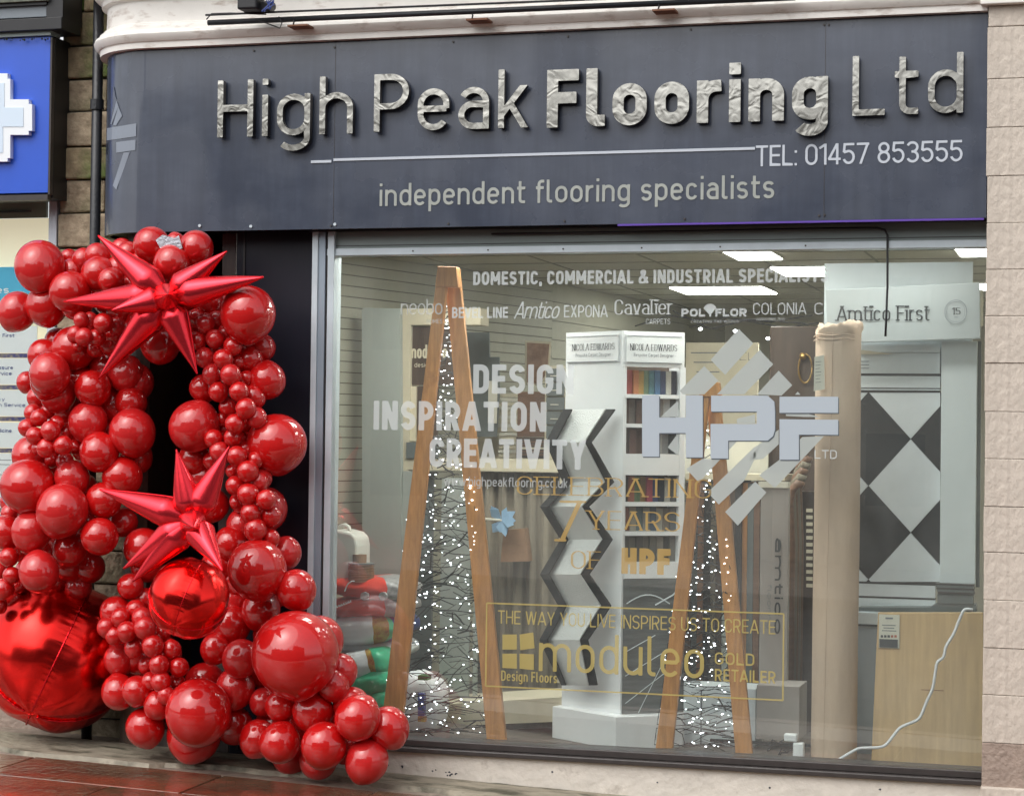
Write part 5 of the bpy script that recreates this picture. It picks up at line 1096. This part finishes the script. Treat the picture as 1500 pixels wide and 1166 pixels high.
cab = [(1425, 893), (1413, 893), (1405, 908), (1397, 928), (1386, 946), (1382, 962), (1373, 970), (1370, 985), (1366, 1008), (1357, 1028), (1349, 1048), (1342, 1055), (1328, 1061), (1318, 1066), (1308, 1078), (1298, 1090), (1289, 1094), (1272, 1095), (1258, 1096), (1244, 1103), (1226, 1114)]
pts = [P(a, b, .34-.10*i/len(cab)) for i, (a, b) in enumerate(cab)]; sm = []
for i in range(len(pts)-1):
    p0, p1, p2, p3 = pts[max(i-1, 0)], pts[i], pts[i+1], pts[min(i+2, len(pts)-1)]
    for k in range(5):
        t = k/5; sm.append(.5*((2*p1)+(-p0+p2)*t+(2*p0-5*p1+4*p2-p3)*t*t+(-p0+3*p1-3*p2+p3)*t**3))
tag(MB().tube(sm+[pts[-1]], .0068, 8).build('white_cable', M['cable_white'], smooth=True), 'white power cable trailing down across the oak board', 'cable')
for k, (a, b, c_, d, lb) in enumerate(((1148, 1075, 1167, 1086, 'upper white plug adaptor lying left beside the paper roll'), (1161, 1088, 1177, 1109, 'lower white plug adaptor lying beside the paper roll'))):
    pe = T('plug', lb, 'plug', (a+c_)/2, d, .28); pxbox('plug_body', M['white'], a, b, c_, d, .28, .04, pe, bevel=.006)
    for q in (0, 1): MB().tube([P(a+3, b+6, .29), P(a-8, b+14, .27), P(a-16, b+8+6*q, .26), P(a-24, b+24, .27)], .004, 6).build('lead', M['black'], pe)

# ---- the two plank A-frame trees with light nets
def plank(pts, Y0, Y1, m, par, th=.07):
    (a0, b0), (a1, b1), (a2, b2), (a3, b3) = pts       # top-left, top-right, bottom-right, bottom-left
    tl, tr = P(a0, b0, Y0), P(a1, b1, Y0); br, bl = P(a2, b2, Y1), P(a3, b3, Y1); d = Vector((0, th, 0))
    return MB().hexa([bl, br, br+d, bl+d], [tl, tr, tr+d, tl+d]).build('plank', m, par, bevel=.004)
def tree(label, planks, cap, poly, nb, nw, seed, Y):
    e = empty('a_frame_tree', (planks[0][0][3][0] and P((poly[2][0]+poly[3][0])/2, poly[2][1], Y).x, Y, ZF), label, 'lit tree', 'wooden A frame light trees in the window')
    for q, y0, y1 in planks: plank(q, y0, y1, M['wood'], e, .03)
    prism('cap', M['wood'], cap, Y+.005, .06, e, bevel=.003)
    rs = random.Random(seed); mb = MB(); mw = MB(); (x0, y0), (x1, _), (x2, y2), (x3, _) = poly
    def pt(u, t, dy=0): 
        L = x0+(x3-x0)*t; R = x1+(x2-x1)*t; return P(L+(R-L)*u, y0+(y2-y0)*t+dy, Y+.1+.09*math.cos(u*5+t*9)*min(1, t+.2))
    t = .02; path_ = []
    side = 0
    while t < 1:
        for u in ((-.08, .3, .7, 1.05) if side == 0 else (1.05, .65, .25, -.08)):
            path_.append(pt(u, min(1, t+rs.uniform(-.012, .012)), rs.uniform(-5, 5)))
        t += rs.uniform(.018, .045); side ^= 1
    sub = []
    for i in range(len(path_)-1):
        sub += [path_[i], (path_[i]+path_[i+1])/2+Vector((0, 0, -.006))]
    mw.tube(sub, .0023, 4, cap=False)
    for _ in range(nw):
        tt = 1-abs(rs.gauss(0, .45)); tt = max(.06, min(1, tt)); u = rs.uniform(0, .9); p = pt(u, tt); q = pt(min(1.05, u+rs.uniform(.1, .45)), min(1, tt+rs.uniform(-.04, .04)), rs.uniform(-12, 12)); m_ = (p+q)/2+Vector((rs.uniform(-.02, .02), 0, rs.uniform(-.02, .02)))
        mw.tube([p, m_, q], rs.choice((.0012, .0015, .0024, .0034)), 4, cap=False)
    for _ in range(nb):
        tt = rs.uniform(0, 1)**.8; u = rs.uniform(-.1, 1.08); p = pt(u, tt, rs.uniform(-6, 6)); mb.ball(p-Vector((0, .01, 0)), rs.choice((.0017, .0023, .0028, .0036)), 6, .8, sx=1.5)
    a = mw.build('light_net_wire', M['wire'], e); a['kind'] = 'stuff'; b = mb.build('light_net_bulbs', M['lit_dot'], e); b['kind'] = 'stuff'; return e
e1 = tree('wooden A frame tree with white lights, left one beside the sacks', [([(641, 392), (657, 392), (586, 1087), (555, 1087)], .30, .26), ([(650, 394), (672, 394), (741, 1087), (713, 1087)], .36, .28)], [(641, 390), (668, 391), (671, 421), (637, 420)], [(641, 425), (660, 425), (725, 1082), (572, 1082)], 430, 210, 21, .28)
e2 = tree('wooden A frame tree with white lights, right one left of the lettered panel', [([(1026, 562), (1041, 562), (985, 1096), (960, 1096)], .30, .26), ([(1033, 564), (1053, 564), (1102, 1104), (1077, 1104)], .36, .28)], [(1026, 559), (1052, 560), (1055, 582), (1024, 581)], [(1028, 590), (1042, 590), (1092, 1096), (968, 1092)], 300, 150, 22, .28)

# ================================================================== BALLOONS
def base_sphere(seed, U=28, Wn=20):
    rs = random.Random(seed); v = []; el = 1+.025*seed
    for i in range(Wn+1):
        la = math.pi*i/Wn
        for j in range(U):
            lo_ = 2*math.pi*j/U; z = math.cos(la); w = math.sin(la)*(1+.03*z+(.05*max(0, -z)**2 if False else 0)); v.append((w*math.cos(lo_), w*math.sin(lo_), z*el*(1.0 if z > -.9 else 1.0+.5*(-z-.9))))
    f = [(i*U+j, (i+1)*U+j, (i+1)*U+(j+1) % U, i*U+(j+1) % U) for i in range(Wn) for j in range(U)]
    me = bpy.data.meshes.new('balloon'); me.from_pydata(v, [], f); me.update(); me.polygons.foreach_set('use_smooth', [True]*len(f)); return me
SPH = [base_sphere(k) for k in range(4)]
for k, me in enumerate(SPH): me.materials.append(M['balloon'] if k < 3 else M['balloon_dusty'])
BL = """58 391 37 3;25 457 28.5 2;68 449 31 2;103 428 31 4;112 445 24 3;107 398 20 1;101 378 12 0;122 381 17 1;143 376 19 2;145 402 26 3;163 412 20 4;178 366 15 0;188 372 18 1;175 394 20 2;193 417 16 2;
222 359 27 3;287.5 364 25.5 3;252 386.5 28 4;257 356 14 2;207 385 18 1;240 405 22 1;306 444 22 2;363 461 41 4;382 510 22 1;365 526 21 2;287 466 12 3;304 465 11 2;301 474 13.5 4;317 469 12 3;283 488 11 2;289 499 13 4;
315 497 12.8 4;331 487 11.5 3;341 507 13 4;300 524 13.5 4;326.5 525.5 13.4 5;348 531 10.5 3;311 548 13.7 4;338 549 14 5;361 554 10.8 3;391 557 28 2;298 569 21 2;320 574 13.5 4;350 573.5 13.5 5;372 582 18 3;334 597 12.5 3;
360 598.5 14 5;376 612 14 4;327 614 10 2;344 621 13.5 5;357 620 12 3;324 630 7 1;364 632 11 1;313 643 13 4;341 641 12.5 4;350 644 12 3;370 659 10 3;359 657 12 3;322 662 14 4;347 668 14 5;374 674 11.5 4;311 675 13 2;363 690 14.8 5;
341 690 10 3;384 700 13.5 3;380 706 13 4;285 672 24 1;285 624 37 3;405 651 45 2;345 711.5 13.3 4;363.5 724 15.2 5;390 731.5 13.8 5;346 736 9 3;367 752 14 5;397 756 14 4;388 747 33 1;374 776 15.5 5;397 788 12 4;418 810 24 2;338 798 27 1;
377 835 43.5 5;434 864 30 4;382 894 28.5 2;432.5 959 64.5 6;468 938 36 3;500 982 24 3;488 1003 24 4;515 1034 28 3;524 1051 33.5 6;569 1066 31 4;458.5 1043 30.5 4;474.5 1092 34 6;537 1115 32 5;410 1087 30.5 5;378 1082 28 3;466 1112 28 3;
424 1108 26 1;411 1034 23 4;385 1028 20 2;345 1008 29 2;353 965 28 3;316 950 23 2;340 915 28 1;290.5 1044 48.5 6;284 1077 40 3;343 1062 28 1;213 1066 29 4;231 1033 21 5;243 1018 12 6;174 1013 26 4;201 1012 23 5;175 967 23 3;201 963 26 2;
170 897 24 3;199 893 14 4;177 904 13.5 5;208 905 14 5;156 919 13 5;168 931 13 5;186 925 14 6;212.5 920 15 6;238 927 12 3;197 948.5 13.7 5;224 946 15 6;251.5 950.5 13 5;214 974.5 11 4;233 973 14 6;262 977 13.5 5;221 998 13 5;236 998 14 6;258 1001 13 4;
191 859 19.5 3;212 878 17 2;210 803 30 2;215 828 24 1;65 521 25 2;108 511 33 2;73 547 30 5;73 559 29 4;85 577 27 3;55 583 16 2;48 605 12 4;57 612 11.5 5;70 603 10 3;40 627 12.5 5;83 620 10.5 4;74 631 13.5 6;51 638.5 12.2 6;97 634 10 3;
68 656.5 13.5 6;92.5 652.5 13 6;56 657 9 4;110 655 10 3;95 676 12 4;76 674 10 3;46 668 29 2;41 713 41 5;106 701 26 4;91 748 38 6;152 733 26.5 4;179 699 30 3;145 662 29 4;129 619 29 3;194 634 34 3;136 569 27 3;185 548 26 1;192 590 24 1;
235 504 30 2;119 469 10.5 5;132 471 12 4;151.5 473.5 13.6 6;111 490.5 12 5;123 494 12 6;142 495 12.5 5;115 508 8 3;140 511 12 3;165 490 14 3;171 478 12 4;160 505 14 3;146 786 28 5;102 805 25.5 3;57 837 29.5 6;46 779 29.5 5;8 780 25 4;
13 816 13.3 5;17 843 12 5;0 835 12 3;5 863 15 5;-2 886 12 4;26 858 12 2;18 876 14 2;100 830 22 1;14 752 12 2;180 765 22 1;-8 1008 22 1;
160 540 30 0;200 560 26 0;165 595 30 0;160 640 28 0;200 670 24 0;120 560 24 1;70 800 26 0;130 830 24 0;30 800 22 0;350 540 18 0;340 600 20 0;335 655 22 0;360 700 20 0;355 770 24 0;300 700 26 0;310 740 26 0;320 830 26 1;345 880 26 0;400 930 30 0;
330 925 24 0;385 980 28 0;300 1000 30 0;430 1070 30 0;400 1060 26 0;500 1060 28 0;505 1095 22 1;550 1085 22 2;240 960 26 1;205 930 20 1;225 980 22 1;180 945 20 1;190 985 24 1;240 1020 24 2;350 850 30 0;395 870 26 0;300 470 22 0;330 500 22 0;210 480 28 0;180 450 26 0;
160 440 24 0;130 420 22 0;200 410 26 0;270 410 22 0;340 480 24 0;320 440 20 0;260 440 24 0;85 500 20 0;60 600 18 0;85 640 20 0;70 690 26 0;120 720 26 0;130 770 24 0;60 765 24 0;20 860 20 0;20 735 20 1;225 455 24 0;100 600 24 0;110 640 24 0;80 660 22 0;125 655 22 0;40 560 16 0;150 740 24 0;90 790 24 0;40 700 30 0;120 525 24 0;150 520 26 0;170 600 28 0;20 790 26 0;45 840 24 0;80 850 22 0;115 860 20 0;170 430 24 0;355 610 16 1;330 630 14 1;355 690 16 1;335 560 16 1;318 520 16 1;330 545 14 1;352 735 16 1;380 730 16 1;300 490 14 1;190 915 18 2;215 940 18 2;240 965 16 2;170 910 18 2;225 1000 16 2"""
balls = [tuple(float(q) for q in s.split()) for s in BL.replace('\n', '').split(';') if s.strip()]
def base_y(px, py, L):
    b = -.10-.055*L
    if py > 900 and px > 300: b -= .05
    return b
order = sorted(range(len(balls)), key=lambda i: (balls[i][3], -balls[i][2])); YB = {}
for i in order:
    px, py, r, L = balls[i]; r = r*1.09 if r < 16 else r; y = base_y(px, py, L); rw = r*.00307
    for j in YB:
        qx, qy, qr, qL = balls[j]
        if qL >= L: continue
        d = math.hypot(px-qx, py-qy)*.00307; R = qr*.00307
        if d < R*.97: y = min(y, YB[j]-math.sqrt(R*R-d*d)*.93+rw*.25)
    y = max(y, -1.05) if L < 6 else max(y, -1.15)
    YB[i] = y
gl = empty('balloon_garland', (P(300, 1100, -.3).x, -.3, GZ(-4.2, -.3)), 'organic arch of glossy red balloons in many sizes around the entrance', 'balloon garland')
rs = random.Random(31)
for i, (px, py, r, L) in enumerate(balls):
    r = r*1.09 if r < 16 else r
    c = P(px, py, YB[i]); depth = (c-CAM).dot(_f); rw = r*depth/F
    o = bpy.data.objects.new('balloon', SPH[3] if rs.random() < .3 else SPH[rs.randrange(3)])
    o.scale = (rw, rw, rw); o.rotation_euler = (rs.uniform(-.5, .5)+(math.pi if rs.random() < .3 else 0), rs.uniform(-.5, .5), rs.uniform(0, 6))
    if r > 40: o.rotation_euler = (rs.uniform(-.2, .2), rs.uniform(-.2, .2), 0)
    place(o, gl, c)
# the frame that carries the balloons
fr = []
for a, b in ((300, 1100), (350, 950), (380, 800), (375, 650), (360, 520), (310, 430), (220, 400), (140, 430), (100, 520), (100, 640), (100, 760), (60, 860), (60, 950)): fr.append(P(a, b, -.06))
MB().tube(fr, .010, 8).build('support_strip', M['string'], gl, smooth=True)
mbt = MB(); q = [(228, 352), (238, 344), (255, 349), (262, 345), (267, 364), (248, 370), (236, 366)]
yy_ = min(YB[i] for i in range(len(balls)) if abs(balls[i][0]-250) < 45 and balls[i][1] < 380)-.09
o = prism('tape_patch', M['tape'], q, yy_, .003, gl)
# foil globe
def foil_globe(name, label, px, py, r, Y, axis, spin, nU=160, nV=110, dent=0):
    c = P(px, py, Y); depth = (c-CAM).dot(_f); R = r*depth/F; e = empty(name, (c.x, c.y, c.z-R), label, 'foil balloon')
    zz = (RT*axis[0]+UP*axis[1]-_f*axis[2]).normalized(); xx = RT*math.cos(spin)+UP*math.sin(spin); xx = (xx-zz*xx.dot(zz)).normalized(); yy = zz.cross(xx)
    rot = Matrix(((xx.x, yy.x, zz.x), (xx.y, yy.y, zz.y), (xx.z, yy.z, zz.z))); v = []
    rs_ = random.Random(int(px)); ph = [rs_.uniform(0, 6.3) for _ in range(8)]
    def rad(la, lo_):
        k = (lo_ % (math.pi/2)); k = min(k, math.pi/2-k)*math.sin(la)      # distance from the nearest of four seams
        w = math.exp(-(k/.10)**2); w2 = math.exp(-(k/.26)**2); sgn = 1 if (lo_ % (math.pi/2)) < math.pi/4 else -1
        return 1-.045*w2+.0045*math.sin(la*80+ph[0]+3*math.sin(la*6))*w+.002*math.sin(la*33+ph[1])*w2+.005*math.sin(3*lo_+ph[2])*math.sin(4*la+ph[3])+.003*math.sin(11*lo_+5*la+ph[4])
    for i in range(nV+1):
        la = math.pi*i/nV
        for j in range(nU):
            lo_ = 2*math.pi*j/nU; rr = rad(la, lo_)*R; v.append(c+rot @ Vector((rr*math.sin(la)*math.cos(lo_), rr*math.sin(la)*math.sin(lo_), rr*math.cos(la))))
    f = [(i*nU+j, (i+1)*nU+j, (i+1)*nU+(j+1) % nU, i*nU+(j+1) % nU) for i in range(nV) for j in range(nU)]
    MB().add(v, f).build('foil_skin', M['foil'], e, smooth=True)
    for k in range(4):
        pts = []; rr = []
        for i in range(3, nV-2):
            la = math.pi*i/nV; lo_ = math.pi/2*k; q = (rad(la, lo_)+.012)*R; pts.append(c+rot @ Vector((q*math.sin(la)*math.cos(lo_), q*math.sin(la)*math.sin(lo_), q*math.cos(la)))); rr.append(R*(.008+.006*abs(math.sin(i*1.9))))
        MB().tube(pts, .002, 5, rs=rr).build('seam', M['foil_seam'], e, smooth=True)
    return e, c, R
foil_globe('foil_globe', 'giant shiny red foil globe resting on the pavement at the left', 86, 960, 112, -.02, (-.22, -.69, .69), 1.13)
foil_globe('foil_globe', 'smaller shiny red foil globe under the lower star balloon', 277, 876, 60.5, -.72, (-.25, -.62, .74), 1.2)
# star balloons
def star(label, cx, cy, Y, tips, hub, L=.335):
    c = P(cx, cy, Y); e = empty('star_balloon', (c.x, c.y, c.z-.1), label, 'star balloon', 'spiky foil star balloons')
    mpp = (c-CAM).dot(_f)/F
    dirs = []
    for tx, ty, sgn in tips:
        t = P(tx, ty, Y)-c; d = math.sqrt(t.x**2+t.z**2); dy = -math.sqrt(max(0, L*L-d*d))*sgn*.9; dirs.append(P(tx, ty, Y+dy)-c)
    rs_ = random.Random(int(cx))
    for k, d in enumerate(dirs):
        ln = d.length*(1 if k < len(dirs)-1 else .55); a = d.normalized(); up = Vector((0, -1, 0)) if abs(a.y) < .8 else Vector((0, 0, 1)); u = a.cross(up).normalized(); w = u.cross(a); v = []; nU, nV = 32, 26; R0 = (.067 if k < len(dirs)-1 else hub)*(ln/L if k < len(dirs)-1 else 1)**.3
        ph = rs_.uniform(0, 6)
        for i in range(nV+1):
            t = i/nV; prof = (min(1, (t+.04)/.26))**.55 if t < .22 else 1-((t-.22)/.78)**1.12
            prof = max(prof, .02)
            for j in range(nU):
                an = 2*math.pi*j/nU; fold = 1-.06*math.exp(-((math.sin(an-ph*0))/.22)**2)+.022*math.sin(t*58+ph+an*2)*math.exp(-(math.sin(an)/.5)**2)*(1-t)**2+.022*math.sin(3*an+ph+t*3)*(1-t)
                p = a*(.018+t*(ln-.018))+(u*math.cos(an)+w*math.sin(an))*R0*prof*fold; v.append(c+p)
        f = [(i*nU+j, (i+1)*nU+j, (i+1)*nU+(j+1) % nU, i*nU+(j+1) % nU) for i in range(nV) for j in range(nU)]+[tuple(range(nU)), tuple(nV*nU+j for j in range(nU))[::-1]]
        sp = MB().add(v, f).build('spike', M['foil_pink'], e, smooth=True)
        for sgn in (0, math.pi):
            pts = []
            for i in range(2, nV+1):
                t = i/nV; prof = (min(1, (t+.04)/.26))**.55 if t < .22 else 1-((t-.22)/.78)**1.12; prof = max(prof, .02)
                pts.append(c+a*(.018+t*(ln-.018))+(u*math.cos(sgn))*R0*prof*.93)
            MB().tube(pts, .0028, 4).build('seam', M['foil_seam'], sp)
ys1 = min(YB[i] for i in range(len(balls)) if math.hypot(balls[i][0]-245, balls[i][1]-435) < 70)-.12
ys1 = max(ys1, -.80)
star('upper red foil star balloon with eight long spikes', 245, 436, ys1, [(143.5, 345.5, .9), (332.6, 368, .8), (386, 406, -.5), (93, 441.6, .3), (163, 454.5, 1), (144, 555, .8), (288.6, 547.5, .8), (246, 428, 1)], .062)
star('lower red foil star balloon above the small foil globe', 282, 762, -.78, [(258, 658, .7), (336, 653.5, .7), (145.5, 716.7, .7), (180.6, 832.6, -.1), (194, 852, .9), (326, 836, .9), (296, 700, -.6), (285, 782, 1)], .058)
